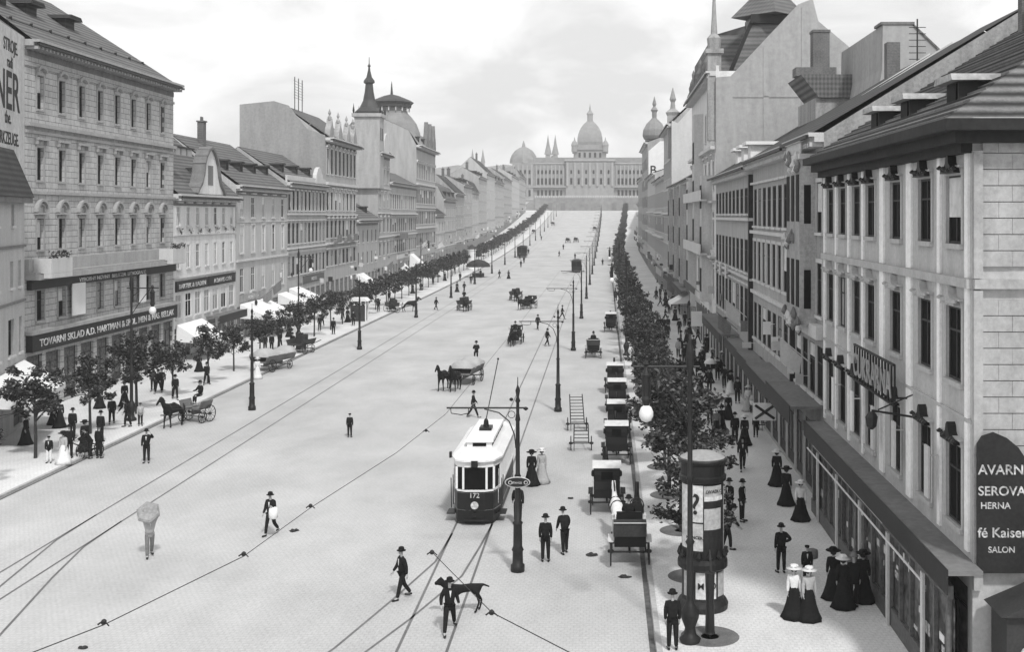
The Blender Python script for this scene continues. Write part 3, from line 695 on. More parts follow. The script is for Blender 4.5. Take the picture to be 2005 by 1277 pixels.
# shop front with canopy
canopy(r, .1, Lh+.9, 4.0, .9, .6)
sf = MB()
for k in range(17): sf.box(.5+k*1.28, .66+k*1.28, -.62, -.50, .71, 3.09)
sf.box(.1, Lh, -.6, -.5, 0.1, .7); sf.box(.1, Lh, -.66, -.5, 3.1, 3.46); sf.build('shop_front', mat('shop_paint', .10, .6, .4, 8), r)
for k in range(5): sf = MB(); sf.box(1.9+k*4.2, 2.15+k*4.2, -.70, -.625, .1, 3.09); sf.build('shop_pier', TRIM, r)
sf = MB(); sf.box(.1, Lh, -.49, -.46, .7, 3.1); sf.build('shop_glass', SHOPG, r)
q = random.Random(21)
for k in range(46):
    x = q.uniform(.8, Lh-.6); z = q.choice((.9, 1.3, 1.7, 2.1, 2.5))+q.uniform(-.1, .1); a = q.uniform(.08, .3); h = q.uniform(.1, .35)
    g_ = MB(); g_.box(x-a, x+a, -.515, -.495, z, z+h); g_.build('displayed_goods', q.choice((WHITE, TRIM, TRIMD, CLOTHB, GOLD)), r)
sf = MB(); sf.box(1, 14, -.70, -.665, 3.2, 3.4); sf.tube([(2, -1.1, 3.3), (Lh-1, -1.1, 3.3)], .035, 6); sf.build('blind_rail', TRIM, r)
# corner shop base under the flank with round window arches
sf = MB(); sf.box(Lh+.3, Lh+1.5, .4, 6, 0, 3.2); sf.prism([(.2, 3.2), (6, 3.2), (6, 3.6), (3, 4.4)], Lh+.28, Lh+1.7, 'yz'); sf.build('corner_kiosk', DWOOD, r)
sf = MB()
for y in (1.2, 2.6, 4.0): sf.lathe([(.48, 0), (.55, .03), (.55, .08), (.48, .1)], (Lh+1.5, y, 2.0), 18, ax='x')
sf.build('round_light', TRIM, r)
# standing letters on a dark grille
gr = MB(); x0, x1 = u(12.6), u(6.5)
for k in range(15): gr.box(x0+k*(x1-x0)/14-.02, x0+k*(x1-x0)/14+.02, -.5, -.44, 7.2, 8.5)
gr.box(x0, x1, -.52, -.45, 7.15, 7.22); gr.box(x0, x1, -.52, -.45, 8.45, 8.52)
for x in (x0, (x0+x1)/2, x1): gr.box(x-.03, x+.03, -.44, -.08, 7.4, 7.46)
so_ = gr.build('letter_sign', IRON, r)
t = words('CUKRARNA', 1.15, mat('sign_metal', .28), so_, ((x0+x1)/2, -.56, 7.42), align='CENTER'); t.scale.x = (x1-x0)*.95/t.dimensions.x
b = MB(); b.tube([(u(6.1), 0, 6.9), (u(6.1), -1.3, 7.1)], .04, 6); b.tube([(u(6.1), 0, 7.6), (u(6.1), -1.1, 7.12)], .025, 6); b.lathe([(.05, 0), (.16, .1), (.2, .4), (.1, .55)], (u(6.1), -1.3, 6.5), 8); b.build('wall_lamp', IRON, r)
for s in (3, 7.0, 10.0, 13.5, 17.2):
    b = MB(); b.box(-.22, .22, -.42, -.36, 5.1, 6.6); b.box(-.02, .02, -.36, -.06, 6.3, 6.34); b.build('hanging_sign', WHITE if s > 12 else TRIM, r, (u(s), 0, 0))

R2F = [(0.3, 3.5, 1.9, 'shop wide'), (5.0, 7.4, 1.0, 'plain'), (8.7, 11.0, 1.0, 'sur'), (12.6, 14.9, 1.0, 'sur')]
rights = [
 (52.5, 60.5, 17.0, [(0.3, 3.5, 1.9, 'shop wide'), (4.9, 7.3, 1.45, 'plain'), (8.7, 11.1, 1.45, 'sur'), (12.5, 14.8, 1.45, 'sur')], 4, 'narrow dark ornate house with sculpted bay next to the pale corner house', dict(wall=PL[2], trim=TRIM, roofm=ROOFD, depth=19, pitch=32, cornice=.7, lit=.02, frame=DWOOD, bands=[(7.7, 8.3, .35)])),
 (60.5, 78, 16.9, [(0.3, 3.6, 2.2, 'shop wide'), (5.3, 7.6, 1.5, 'plain'), (9.1, 11.6, 1.5, 'sur'), (12.6, 15.0, 1.5, 'lin')], 8, 'grey house with tall dark windows and pale spandrels, third in the right row', dict(wall=PL[0], roofm=ROOFD, depth=19, pitch=32, lit=.06, frame=DWOOD, bands=[(12.1, 12.3, .25), (8.2, 8.4, .2)])),
 (78, 105, 16.6, [(0.3, 3.6, 2.2, 'shop wide'), (5.4, 8.2, 1.9, 'lin'), (9.3, 11.6, 1.9, 'plain'), (13.4, 15.2, 1.9, 'plain')], 10, 'long dark-windowed house standing against the huge bare firewall', dict(wall=PL[0], roofm=ROOFD, depth=19, pitch=32, lit=.06, frame=DWOOD, bands=[(12.9, 13.1, .3), (8.9, 9.05, .25)])),
 (105, 134.7, 26.2, [(0.3, 4.2, 2.4, 'shop wide'), (6, 8.8, 1.3, 'arch'), (10.6, 13.6, 1.3, 'sur'), (15.6, 18.2, 1.3, 'ped'), (20.4, 23, 1.3, 'sur')], 7, 'tall art nouveau house with huge bare firewall and corner pinnacle, right row', dict(wall=PL[1], roofm=ROOFT, depth=14, pitch=45, roof='flat', cornice=.9, lit=.05, frame=DWOOD, bands=[(9.4, 9.6, .5), (14.4, 14.6, .4), (19.2, 19.5, .5)])),
 (134.8, 177.6, 17.6, [(0.3, 3.8, 2.4, 'shop wide'), (5.6, 8.0, 1.7, 'sur'), (9.2, 11.8, 1.7, 'sur'), (13, 15.4, 1.7, 'lin')], 15, 'long lower house behind the art nouveau house, right row', dict(wall=PL[0], roofm=ROOFD, depth=16, pitch=30, lit=.05)),
 (177.7, 202, 27.2, [(0.3, 3.8, 2.4, 'shop wide'), (6, 8.6, 1.8, 'sur'), (10.2, 12.9, 1.8, 'ped'), (14.6, 17.2, 1.8, 'sur'), (19, 21.8, 1.8, 'sur')], 8, 'tall house with white firewall and slim corner pinnacle, right row', dict(wall=PL[0], roofm=ROOFD, depth=15, pitch=48, lit=.05, cornice=.8, bands=[(13.4, 13.7, .5)], rh=7.5)),
 (202, 240, 20, [(0.3, 3.8, 2.4, 'shop wide'), (6, 8.6, 1.9, 'sur'), (10.2, 12.9, 1.9, 'lin'), (14.6, 17.4, 1.9, 'sur')], 12, 'dark lower house between the pinnacle house and the onion-domed house, right row', dict(wall=PL[0], trim=TRIM, roofm=ROOFD, depth=15, pitch=30, lit=.05, bands=[(9.2, 9.5, .6), (13.6, 13.9, .4)])),
 (240, 284.5, 22, [(0.3, 3.8, 2.4, 'shop wide'), (6, 8.6, 1.9, 'sur'), (10.2, 12.9, 1.9, 'lin'), (14.6, 17.4, 1.9, 'sur')], 14, 'dark four-storey house standing before the onion-domed corner house, right row', dict(wall=PL[4], trim=TRIM, roofm=ROOFD, depth=15, pitch=20, lit=.05, bands=[(9.2, 9.5, .6), (13.6, 13.9, .4)])),
 (284.6, 330, 31, [(0.3, 3.8, 2.4, 'shop wide'), (6, 8.6, 2, 'sur'), (10.2, 12.9, 2, 'lin'), (14.6, 17.4, 2, 'sur'), (19, 21.8, 2, 'sur'), (24, 27, 2, 'sur')], 13, 'corner house with onion dome and white firewall lettered B, right row', dict(wall=PL[2], roofm=ROOFD, depth=16, pitch=20, lit=.05, detail=1, cornice=.8)),
 (330, 372, 24, [(0.3, 3.8, 2.4, 'shop wide'), (6, 8.4, 1.2, 'plain'), (10.2, 12.6, 1.2, 'plain'), (14.6, 17, 1.2, 'sur')], 10, 'farthest dark house of the right row before the hazy trees', dict(wall=PL[2], roofm=ROOFD, depth=16, pitch=20, lit=.05, detail=1, cornice=.5)),
]
for a, b, lab in ((372, 520, 'long hazy house far up the right side, nearer of the last two'), (520, 700, 'long hazy house far up the right side, farther of the last two')):
    rights.append((a, b, T(a)+15, [(0.3, 3.4, 2.6, 'shop wide'), (5, 7, 1.1, 'plain'), (9, 11, 1.1, 'plain')], 24, lab, dict(wall=PL[0], roofm=ROOFM, depth=14, pitch=32, detail=1, cornice=.5)))
for a, b, zt, fl, n, lab, kw in rights: roots[(1, a)] = house(1, a, b, zt, fl, n, lab, **kw)
for j_, (k_, (r_, u_, L_)) in enumerate([z for z in roots.items() if z[0][0] == 1]): clutter(r_, L_, int(min(12, 3+L_/5)), j_+50)
r, u, Lh = roots[(1, 52.5)]
o = MB(); x0 = Lh*.22; x1 = Lh*.78
o.prism([(x0, -.004), (x1, -.004), (x1-.3, -.75), (x0+.3, -.75)], 8.2, 15.9, 'xy'); oo = o.build('oriel', PL[2], r)
q = random.Random(4)
for k in range(40):
    o = MB(); o.lathe([(.02, -.2), (.1+q.random()*.1, -.05), (.12, .1), (.03, .3)], (q.uniform(x0, x1), -.75-q.random()*.12, q.choice((8.1, 8.4, 12, 12.3, 15.6, 15.9))+q.uniform(-.25, .25)), 7); o.build('sculpture', TRIMD if k % 3 else TRIM, oo)
for z_ in (9, 13):
    for x in (x0+.8, (x0+x1)/2, x1-.8):
        f, g, s_, o_ = win_meshes(.8, 2.2, 'plain', DWOOD, TRIM); wn = MB(); wn.box(-.4, .4, -.03, -.003, 0, 2.2); wn.build('window', GLASS, oo, (x, -.75, z_))
g = MB(); g.box(x0, x1, -.8, .1, 15.901, 16.15)
for k in range(9): g.lathe([(.06, 16.15), (.1, 16.4), (.05, 16.7)], (x0+.3+k*(x1-x0-.6)/8, -.7, 0), 6)
g.box(x0, x1, -.8, -.6, 16.7, 16.85); g.build('balustrade', TRIM, r)
for zf in (8.75, 12.7): 
    sw = MB(); sw.add([(x1-.10, -.26, zf+.2), (x1-.22, -.56, zf+.2), (x1-.22, -.56, zf+2.0), (x1-.10, -.26, zf+2.0)], [(0, 1, 2, 3)]); sw.build('window', GLASS, oo, (.012, .0, 0))
canopy(r, 0, Lh, 4.6, 1.5, .8)
r, u, Lh = roots[(1, 60.5)]
canopy(r, 0, Lh*.45, 4.2, 1.2, .7); canopy(r, Lh*.45+.05, Lh, 4.4, 1.5, .7)
c = MB(); c.box(-.4, .4, -.4, .4, -2, 1.5); c.build('chimney', CHIM, r, (5, 8, 22.5))
for s in (5, 9.5): 
    f = MB(); f.prism([(-.3, 16.6), (9.5, 22.7), (9.5, 22.3), (0, 16.1)], -.15, .15, 'yz'); f.build('firewall', TRIM, r, (u(s), 0, .25))
bd = MB(); bd.box(Lh-.35, Lh-.06, -.25, -.004, 4.5, 16.3); bd.build('downpipe', IRON, r)
xs_ = MB(); xs_.box(u(.6)-.05, u(.6)+.05, -2.1, -.9, 2.6, 3.5); xo = xs_.build('cross_sign', WHITE, r)
xc = MB(); xc.tube([(u(.6)+.07, -2.0, 2.7), (u(.6)+.07, -1.0, 3.4)], .07, 4); xc.tube([(u(.6)+.07, -2.0, 3.4), (u(.6)+.07, -1.0, 2.7)], .07, 4); xc.build('cross_mark', SIGNB, xo)
r, u, Lh = roots[(1, 78)]
for s in (22, 17.5, 13):
    d = MB(); d.box(-.9, .9, -.5, 2.2, 0, 1.1); d.slot = 1; d.box(-1.3, 1.3, -.9, 2.6, 1.1, 1.35); d.build('dormer', [WHITE, WHITE], r, (u(s), 1.8, 17.6))
canopy(r, 0, Lh*.7, 4.4, 1.4, .6); canopy(r, Lh*.72, Lh, 4.2, 1.1, .6)
bd = MB(); bd.box(Lh-.5, Lh-.05, -.3, -.004, 3.5, 16.0); bd.build('downpipe', SIGNB, r)
b = MB()
for s in (24, 20, 15): b.box(u(s)-.6, u(s)+.6, -.34, -.31, 8.3, 9.3)
b.build('shield_sign', TRIM, r)
s1 = MB(); s1.box(Lh*.1-.04, Lh*.1+.04, -2.4, -1.45, 3.6, 4.9); s1.build('hanging_sign', WHITE, r)
# firewall of the art nouveau house
r, u, Lh = roots[(1, 105)]
f = MB(); f.prism([(0, 14), (0, 25.6), (1.3, 25.7), (7.3, 32.1), (8.6, 32.6), (9.1, 30.6), (12.2, 28.0), (12.2, 14)], Lh+.004, Lh+.3, 'yz'); fw = f.build('firewall', mat('firewall_big', .34, .95, .12, 2), r)
for y0, y1, z0, z1 in ((7.6, 8.4, 14, 31.8), (4.2, 4.7, 14, 28.3), (1.5, 11.8, 23.8, 23.95)): fl = MB(); fl.box(Lh+.302, Lh+.36, y0, y1, z0, z1); fl.build('flue', mat('firewall_big', .34), fw)
f = MB(); f.add([(Lh-.3, 1.4, 25.8), (Lh-1.6, 3.5, 30.7), (Lh-1.6, 7.4, 31.0), (Lh-.3, 7.3, 30.0)], [(0, 1, 2, 3)]); f.add([(Lh-5, .2, 25.6), (Lh-6, .3, 30.3), (Lh-6, 3.6, 30.3), (Lh-5, 1.6, 25.6)], [(0, 1, 2, 3)])
f.add([(0, .3, 26.2), (Lh-6, .3, 30.3), (0, .3, 30.3)], [(0, 1, 2)]); f.add([(0, .3, 30.3), (Lh-6, .3, 30.3), (Lh-6, 6, 32.0), (0, 6, 32.0)], [(0, 1, 2, 3)]); f.build('tiled_slope', ROOFT, r)
f = MB(); f.box(Lh-6, Lh-1.2, 3.3, 7.3, 30.7, 31.5); f.prism([(1.1, 25.9), (1.5, 25.9), (3.6, 30.9), (3.2, 30.9)], Lh-1.9, Lh-1.4, 'yz'); f.build('roof_eaves', IRON, r)
f = MB(); f.lathe([(3.6, 31.5), (2.8, 32.3), (.9, 34.2), (.4, 34.8)], (Lh-3.4, 5.3, 0), 4); f.build('turret_roof', ROOFT, r)
t = MB(); t.box(Lh-1.1, Lh-.1, -.7, .5, 20, 27.8); t.box(Lh-1.3, Lh+.1, -.9, .7, 27.8, 28.2); t.lathe([(.55, 28.2), (.65, 29.2), (.3, 29.6), (.22, 31), (.12, 33), (.06, 35.5)], (Lh-.6, -.1, 0), 8)
t.build('pinnacle', PL[2], r)
for k in range(6): t = MB(); t.lathe([(.25, 0), (.4, .8), (.15, 1.4), (.2, 1.8), (.03, 2.3)], (2+k*4.6, -.3, 25.8+k % 2), 8); t.build('roof_ornament', TRIMD, r)
b = MB()
for z_ in (9.6, 14.6): b.box(3, Lh-3, -1.2, -.52, z_, z_+.15); b.box(3, Lh-3, -1.2, -1.1, z_+.151, z_+1.0)
b.build('balcony', TRIM, r)
for s_, z0, z1 in ((5, 5.2, 17), (14.5, 9.8, 23.5), (24, 5.2, 17)):
    b = MB(); b.prism([(s_-1.7, -.004), (s_+1.7, -.004), (s_+1.1, -.9), (s_-1.1, -.9)], z0, z1, 'xy'); bo = b.build('bay_window', PL[4], r)
    z_ = z0+.9
    while z_+2.2 < z1:
        for x_ in (-.55, .55): g_ = MB(); g_.box(s_+x_-.42, s_+x_+.42, -.93, -.903, z_, z_+2.2); g_.build('window', GLASS, bo)
        z_ += 3.9
r, u, Lh = roots[(1, 134.8)]
for s_ in (8, 21, 34):
    b = MB(); b.prism([(s_-1.8, -.004), (s_+1.8, -.004), (s_+1.2, -.9), (s_-1.2, -.9)], 5, 17, 'xy'); bo = b.build('bay_window', PL[2], r)
    for z_ in (5.8, 9.6, 13.2):
        for x_ in (-.6, .6): g_ = MB(); g_.box(s_+x_-.45, s_+x_+.45, -.93, -.903, z_, z_+2.2); g_.build('window', GLASS, bo)
canopy(r, 2, Lh-2, 4.4, 1.2, .6); awning(r, Lh-9, Lh-3, 4.0, 2.2, 1.2)
r, u, Lh = roots[(1, 177.7)]
f = MB(); f.prism([(0, 12), (0, 27.6), (.9, 27.2), (7.5, 34.6), (15, 27.6), (15, 12)], Lh+.004, Lh+.3, 'yz'); f.build('firewall', mat('firewall_white', .52, .95, .07, 3), r)
t = MB(); t.box(-.9, .9, -.5, 1.2, 22, 28.5); t.lathe([(.9, 28.5), (1.1, 29), (.4, 29.6), (.3, 30.6), (.5, 31), (.05, 32.8)], (0, .3, 0), 8); t.build('pinnacle', PL[2], r, (Lh-2, 0, 0))
r, u, Lh = roots[(1, 284.6)]
f = MB(); f.prism([(.2, 11), (.2, 28.2), (3, 30.6), (15, 30.6), (15, 11)], Lh+.004, Lh+.3, 'yz'); fo = f.build('firewall', WHITE, r)
words('B', 3.0, PAINT, fo, (Lh+.32, .5, 22.6), rot=(R(90), 0, R(90)))
z0 = 31 - T(284.6)
t = MB(); t.lathe([(2.3, z0-1), (2.3, z0+.8), (2.6, z0+1), (2.9, z0+1.8), (2.75, z0+3.2), (1.9, z0+4.8), (.9, z0+5.8), (.55, z0+6.2), (.6, z0+7.6), (.9, z0+8.1), (.3, z0+9), (.5, z0+9.6), (.04, z0+11.5)], (0, 0, 0), 12)
t.build('onion_dome', COPPER, r, (Lh-4, 1.8, 0))
# rear house with bare flank seen over the roofs
rt = empty('rear_house', (19.3, 82, 0), 0, 'bare-walled rear house with flat top rising behind the right row roofs', 'house')
m = MB(); m.prism([(0, 0), (0, 20.4), (.5, 23.5), (.55, 26.6), (2.6, 26.6), (6.3, 23.0), (6.3, 0)], 0, 14); m.build('wall', mat('firewall_big', .38), rt)
m = MB(); m.box(.4, 2.75, -.08, 2, 26.61, 26.8); m.build('coping', TRIMD, rt)
m = MB(); m.prism([(6.32, 22.9), (2.7, 26.5), (2.72, 26.62), (6.4, 23.1)], -.1, 14.1); m.build('roof', ROOFT, rt)
rt = empty('rear_house', (17.0, 92, 0), 0, 'dark recessed rear house with tall chimney beside the bare-walled rear house', 'house')
m = MB(); m.box(0, 4, 0, 8, 0, 22.5); m.build('wall', PL[2], rt)
m = MB(); m.prism([(-1.2, 24.3), (4.2, 24.3), (4.2, 22.5), (.2, 22.5)], -.3, 6); m.build('roof', ROOFT, rt)
m = MB(); m.box(.0, 1.3, 1, 2.3, 24.3, 27.8); m.box(-.06, 1.36, .94, 2.36, 27.8, 28); m.box(-1.4, 1.8, .8, 2.5, 24.31, 25.0); m.build('chimney', CHIM, rt)
for x in (.4, 2.3): 
    m = MB(); m.box(x, x+.9, -.03, -.004, 18.6, 20.6); m.build('window', GLASS, rt)
rt = tag(MB().build('tmp', IRON) if False else empty('roof_mast', (19.0, 70, 20.0), 0), 'thin iron roof mast with cross wires on the right roofs', 'mast')
m = MB(); m.tube([(0, 0, 0), (0, 0, 5.0)], .05, 5)
for k in range(7): m.box(-.5, .5, -.02, .02, 2.2+k*.38, 2.24+k*.38)
m.build('mast', IRON, rt); m = MB(); m.lathe([(.9, -1), (.8, .4), (.4, .8), (.1, .9)], (0, 0, 0), 10); m.build('foot', IRON, rt)

# ================================================================== museum at the top of the square
Z0 = 24.9
rt = empty('museum', (-5.8, 790, Z0), 0, 'great hazy museum palace with tall central dome closing the top of the square', 'museum')
def colgrid(mb, x0, x1, n, y, z0, z1, w_): 
    for i in range(n+1): mb.box(x0+(x1-x0)*i/n-w_/2, x0+(x1-x0)*i/n+w_/2, y, y+1.2, z0, z1)
m = MB(); m.box(-52, 52, 0, 40, -3, 22.6); m.box(-16, 16, -3, 0, -3, 24.5); m.box(-52, -38, -2, 0, -3, 23.5); m.box(38, 52, -2, 0, -3, 23.5); m.build('wall', STONE, rt)
m = MB(); m.box(-53, 53, -.6, .8, 22.7, 23.6); m.box(-17, 17, -3.8, 2, 24.6, 25.8); m.box(-53, 53, -2.6, 0, 7.0, 7.8); m.box(-53, 53, -2.5, 0, -1.5, -.4)
colgrid(m, -51, -39, 4, -2.9, 7.9, 22, 1.0); colgrid(m, 39, 51, 4, -2.9, 7.9, 22, 1.0); colgrid(m, -15, 15, 6, -4.2, 7.9, 23.6, 1.3)
colgrid(m, -36, -18, 7, -.9, 7.9, 22, .8); colgrid(m, 18, 36, 7, -.9, 7.9, 22, .8); m.build('cornice', mat('museum_trim', .32, .9, .15, .6), rt)
wm = MB(); wm.box(-.7, .7, -.12, .05, 0, 4.2); wme = wm.mesh('window', GLASS)
wm = MB(); wm.box(-.6, .6, -.12, .05, 0, 2.6); wms = wm.mesh('window', GLASS)
for side in (-1, 1):
    for i in range(7):
        x = side*(19.3+i*2.57); link('window', wme, rt, (x, 0, 9)); link('window', wms, rt, (x, 0, 16)); link('window', wme, rt, (x, 0, 1))
    for i in range(4):
        x = side*(40.5+i*3); link('window', wme, rt, (x, -2, 9)); link('window', wms, rt, (x, -2, 16)); link('window', wme, rt, (x, -2, 1))
for i in range(6): link('window', wme, rt, (-12.5+i*5, -3, 9)); link('window', wms, rt, (-12.5+i*5, -3, 16))
m = MB(); m.box(-52, 52, 1, 40, 23.6, 27.2); m.build('roof', COPPER, rt)
def pav(x, nm):
    m = MB(); m.lathe([(9.5, 23.5), (9.3, 26), (8.2, 29.0), (6.0, 32), (3.0, 34), (1.2, 34.6), (1.0, 36.2), (.1, 39.0)], (x, 7, 0), 8); m.build('dome', COPPER, rt)
pav(-45, 'l'); pav(45, 'r')
m = MB(); m.box(-11, 11, 2, 24, 24.5, 32.5); m.box(-12, 12, 1, 25, 32.5, 33.5); 
for sx in (-1, 1):
    for y in (1.5, 24): m.lathe([(2.0, 31), (2.0, 35), (2.4, 35.3), (1.6, 37.5), (.5, 38.8), (.1, 41)], (sx*10.4, y, 0), 8)
m.box(-8.6, 8.6, 4.4, 21.6, 33.5, 36.0); dr = m.build('drum', STONE, rt)
for i in range(5): w_ = MB(); w_.box(-.7, .7, -.2, .1, 0, 4); w_.build('window', GLASS, dr, (-7+i*3.5, 2, 26.5))
m = MB(); prof = [(8.3, 36), (8.6, 38), (8.4, 41), (7.6, 44.5), (6.2, 47.6), (4.4, 50.2), (2.6, 51.8), (2.3, 52.2)]
for (r0, a), (r1, b) in zip(prof, prof[1:]):
    c0 = [(-r0, 13-r0, a), (r0, 13-r0, a), (r0, 13+r0, a), (-r0, 13+r0, a)]; c1 = [(-r1, 13-r1, b), (r1, 13-r1, b), (r1, 13+r1, b), (-r1, 13+r1, b)]
    m.add(c0+c1, [(i, (i+1) % 4, (i+1) % 4+4, i+4) for i in range(4)])
dd = m.build('dome', COPPER, rt)
m = MB(); m.lathe([(2.6, 51.6), (2.6, 52.4), (1.9, 52.6), (1.9, 57.0), (2.4, 57.2), (2.2, 58), (1.0, 59.6), (.6, 60.4), (.5, 61.5), (.1, 64.5)], (0, 13, 0), 8); m.build('lantern', STONE, dd)
m = MB(); m.box(-34, 32, -55, -20, -9.5, -.8); m.prism([(-46, -9.5), (-34, -9.5), (-34, -.8)], -54, -21); m.prism([(32, -9.5), (44, -9.5), (32, -.8)], -54, -21); rp = m.build('ramp', mat('ramp_stone', .22, .95, .3, .5), rt)
m = MB()
for i in range(60): m.box(-33.8+i*1.1, -33.4+i*1.1, -54.9, -54.6, -.79, .3)
m.box(-34, 32, -55, -54.5, .3, .55); m.build('balustrade', TRIM, rp)
m = MB()
for x in (-26, -18, 14, 22): m.box(x, x+3, -55.2, -54.98, -9, -4)
m.build('niche', TRIMD, rp)
m = MB(); m.box(-60, 60, -20, 60, -10, -3.0); m.build('terrace', PAVE, rt)

def church(x, y, z, gap, h, wd, lab):
    rt = empty('church', (x, y, z), 0, lab, 'church')
    m = MB(); m.box(-gap/2-wd/2, gap/2+wd/2, 6, 40, -30, h*.25); m.prism([(-gap/2, h*.25), (gap/2, h*.25), (0, h*.5)], 7, 39); m.build('nave', STONE, rt)
    for s in (-1, 1):
        m = MB(); m.box(s*gap/2-wd/2, s*gap/2+wd/2, 0, wd, -30, h*.5); t = m.build('tower', STONE, rt)
        m = MB(); m.lathe([(wd*.75, h*.5), (wd*.3, h*.75), (.05, h)], (s*gap/2, wd/2, 0), 8); m.build('spire', COPPER, t)
church(-40, 1000, 48, 6.2, 34, 4.2, 'faint twin-spired church close to the left of the great dome')
church(-103, 1000, 46, 8.8, 24, 2.8, 'faint pair of thin spires farthest left on the horizon')
m = MB(); q = random.Random(12); n = 46
pts = [(-420+i*20, 38+q.random()*3+8*math.exp(-((i-18)/9)**2)) for i in range(n)]
for (xa, ha), (xb, hb) in zip(pts, pts[1:]):
    m.quad((xa, 900, 10), (xb, 900, 10), (xb, 1000, hb+8), (xa, 1000, ha+8)); m.quad((xa, 1000, ha+8), (xb, 1000, hb+8), (xb, 1150, hb+10), (xa, 1150, ha+10)); m.quad((xa, 1150, ha+10), (xb, 1150, hb+10), (xb, 1500, 10), (xa, 1500, 10))
tag(m.build('hills', mat('distant_roofs', .2, .95, .3, .05)), kind='structure')

# ================================================================== trees
def tree_meshes(seed, crown_r, crown_z0, crown_z1, leaves, tr=.07, leaf=.15):
    q = random.Random(seed); t = MB(); h = (crown_z0+crown_z1)/2
    t.tube([(0, 0, 0), (.02, .01, crown_z0*.6), (q.uniform(-.08, .08), q.uniform(-.08, .08), h), (0, 0, crown_z1*.93)], [tr*1.15, tr, tr*.7, tr*.25], 7)
    clumps = []
    for k in range(15):
        a = q.uniform(0, 6.283); zz = q.uniform(crown_z0+.3, crown_z1-.3); e = math.sqrt(max(.1, 1-((zz-h)/((crown_z1-crown_z0)/2))**2)); rr = crown_r*e*q.uniform(.35, .95)
        c = Vector((rr*math.cos(a), rr*math.sin(a), zz)); clumps.append((c, q.uniform(.28, .5)*crown_r/1.5))
        t.tube([(0, 0, max(crown_z0*.85, zz-.9)), (c.x*.5, c.y*.5, zz-.35), tuple(c)], [tr*.45, tr*.3, tr*.12], 4)
    for k in range(10):
        a = q.uniform(0, 6.283); c0 = Vector((crown_r*.6*math.cos(a), crown_r*.6*math.sin(a), q.uniform(crown_z0, crown_z1-.4))); c1 = c0*1.0+Vector((math.cos(a), math.sin(a), .35))*crown_r*.62
        t.tube([tuple(c0*.5+Vector((0, 0, c0.z*.5))), tuple(c0), tuple(c1)], [.025, .018, .008], 4); clumps.append((c0.lerp(c1, .8), .22)); clumps.append((c0.lerp(c1, .4), .26))
    cr_ = MB()
    for k in range(leaves):
        c, rr = clumps[k % len(clumps)] if q.random() < .8 else (Vector((0, 0, h)), crown_r*.62)
        p = c + Vector((q.gauss(0, rr*.55), q.gauss(0, rr*.55), q.gauss(0, rr*.5)))
        if p.z < crown_z0-.15: continue
        cr_.slot = 1 if q.random() < .3 else 0
        u_ = Vector((q.uniform(-1, 1), q.uniform(-1, 1), q.uniform(-.6, .6))).normalized()*leaf*q.uniform(.6, 1.2); v_ = Vector((q.uniform(-1, 1), q.uniform(-1, 1), q.uniform(-1, 1))); v_ = (v_-v_.project(u_)).normalized()*leaf*.5
        cr_.quad(p-u_, p+v_, p+u_, p-v_)
    return t.mesh('trunk', BARK), cr_.mesh('crown', [LEAF, LEAF2])
def tree(x, y, ms, label, group, pit=True, rz=0, sc=1):
    rt = empty('street_tree', (x, y, T(y)+.12), rz, label, 'tree', group); rt.scale = (sc, sc, sc)
    link('trunk', ms[0], rt); link('crown', ms[1], rt); return rt
LT = [tree_meshes(20+i, 1.45, 2.1, 5.3, 2200, .09) for i in range(3)]
LTF = [tree_meshes(30+i, 1.8, 2.0, 5.6, 1100, .09, .24) for i in range(3)]
RT = [tree_meshes(40+i, 1.45, 1.9, 6.0, 2900, .08, .12) for i in range(4)]
RTF = [tree_meshes(50+i, 1.45, 2.0, 6.2, 620, .09, .22) for i in range(3)]
pitm = MB(); pitm.lathe([(.92, 0), (.9, .012), (.30, .012), (.28, 0)], (0, 0, 0), 24)
pitme = pitm.mesh('tree_pit', SOIL)
GRL = 'round street trees along the left pavement'; GRR = 'street trees along the right kerb'
ordn = ['first', 'second', 'third', 'fourth', 'fifth', 'sixth', 'seventh', 'eighth', 'ninth', 'tenth', 'eleventh', 'twelfth', 'thirteenth', 'fourteenth', 'fifteenth', 'sixteenth', 'seventeenth', 'eighteenth', 'nineteenth']
FR = [(105, 123.5, 'curved-gable house'), (123.5, 144.7, 'house with the big white awning'), (144.7, 166, 'ten-bay grey house'), (166, 188, 'ornate dark-corniced house'), (188, 207.6, 'low dark-roofed house'), (207.6, 220, 'spired tower house'), (220, 254, 'long plain grey house'), (254, 286, 'domed corner palace'), (286, 330, 'low white-walled houses'), (330, 400, 'far steep-roofed houses')]
FRR = [(52, 60.5, 'sculpted dark house'), (60.5, 78, 'grey pale-spandrel house'), (78, 105, 'long dark-windowed house'), (105, 134.7, 'art nouveau house'), (134.7, 177.7, 'long lower house'), (177.7, 202, 'slim pinnacle house'), (202, 240, 'dark lower house'), (240, 285, 'four-storey dark house'), (285, 330, 'onion-domed house'), (330, 372, 'farthest dark house')]
SEEN = {}
def front(y, tab, what):
    for a, b, n in tab:
        if a <= y < b: SEEN[n+what] = k = SEEN.get(n+what, -1)+1; return f'{what} before the {n}, {ordn[k]} from its near end'
q = random.Random(77); yl = 56.5; i = 0
while yl < 715:
    n_ = i
    lab = f'small round leafy tree on the left pavement, {ordn[i]} from the camera in its row' if i < 12 else (front(yl, FR, 'round left tree') if yl < 400 else 'tiny hazy tree of the left pavement row near the museum')
    ms = (LT if yl < 150 else LTF)[i % 3]
    tree(-30.45-.0022*yl+q.uniform(-.15, .15), yl, ms, lab, GRL, rz=q.uniform(0, 6), sc=q.uniform(.92, 1.1)*(.95 if yl < 80 else .80))
    yl += 7.1 if yl < 400 else 8.5; i += 1
yr = 42.8; i = 0
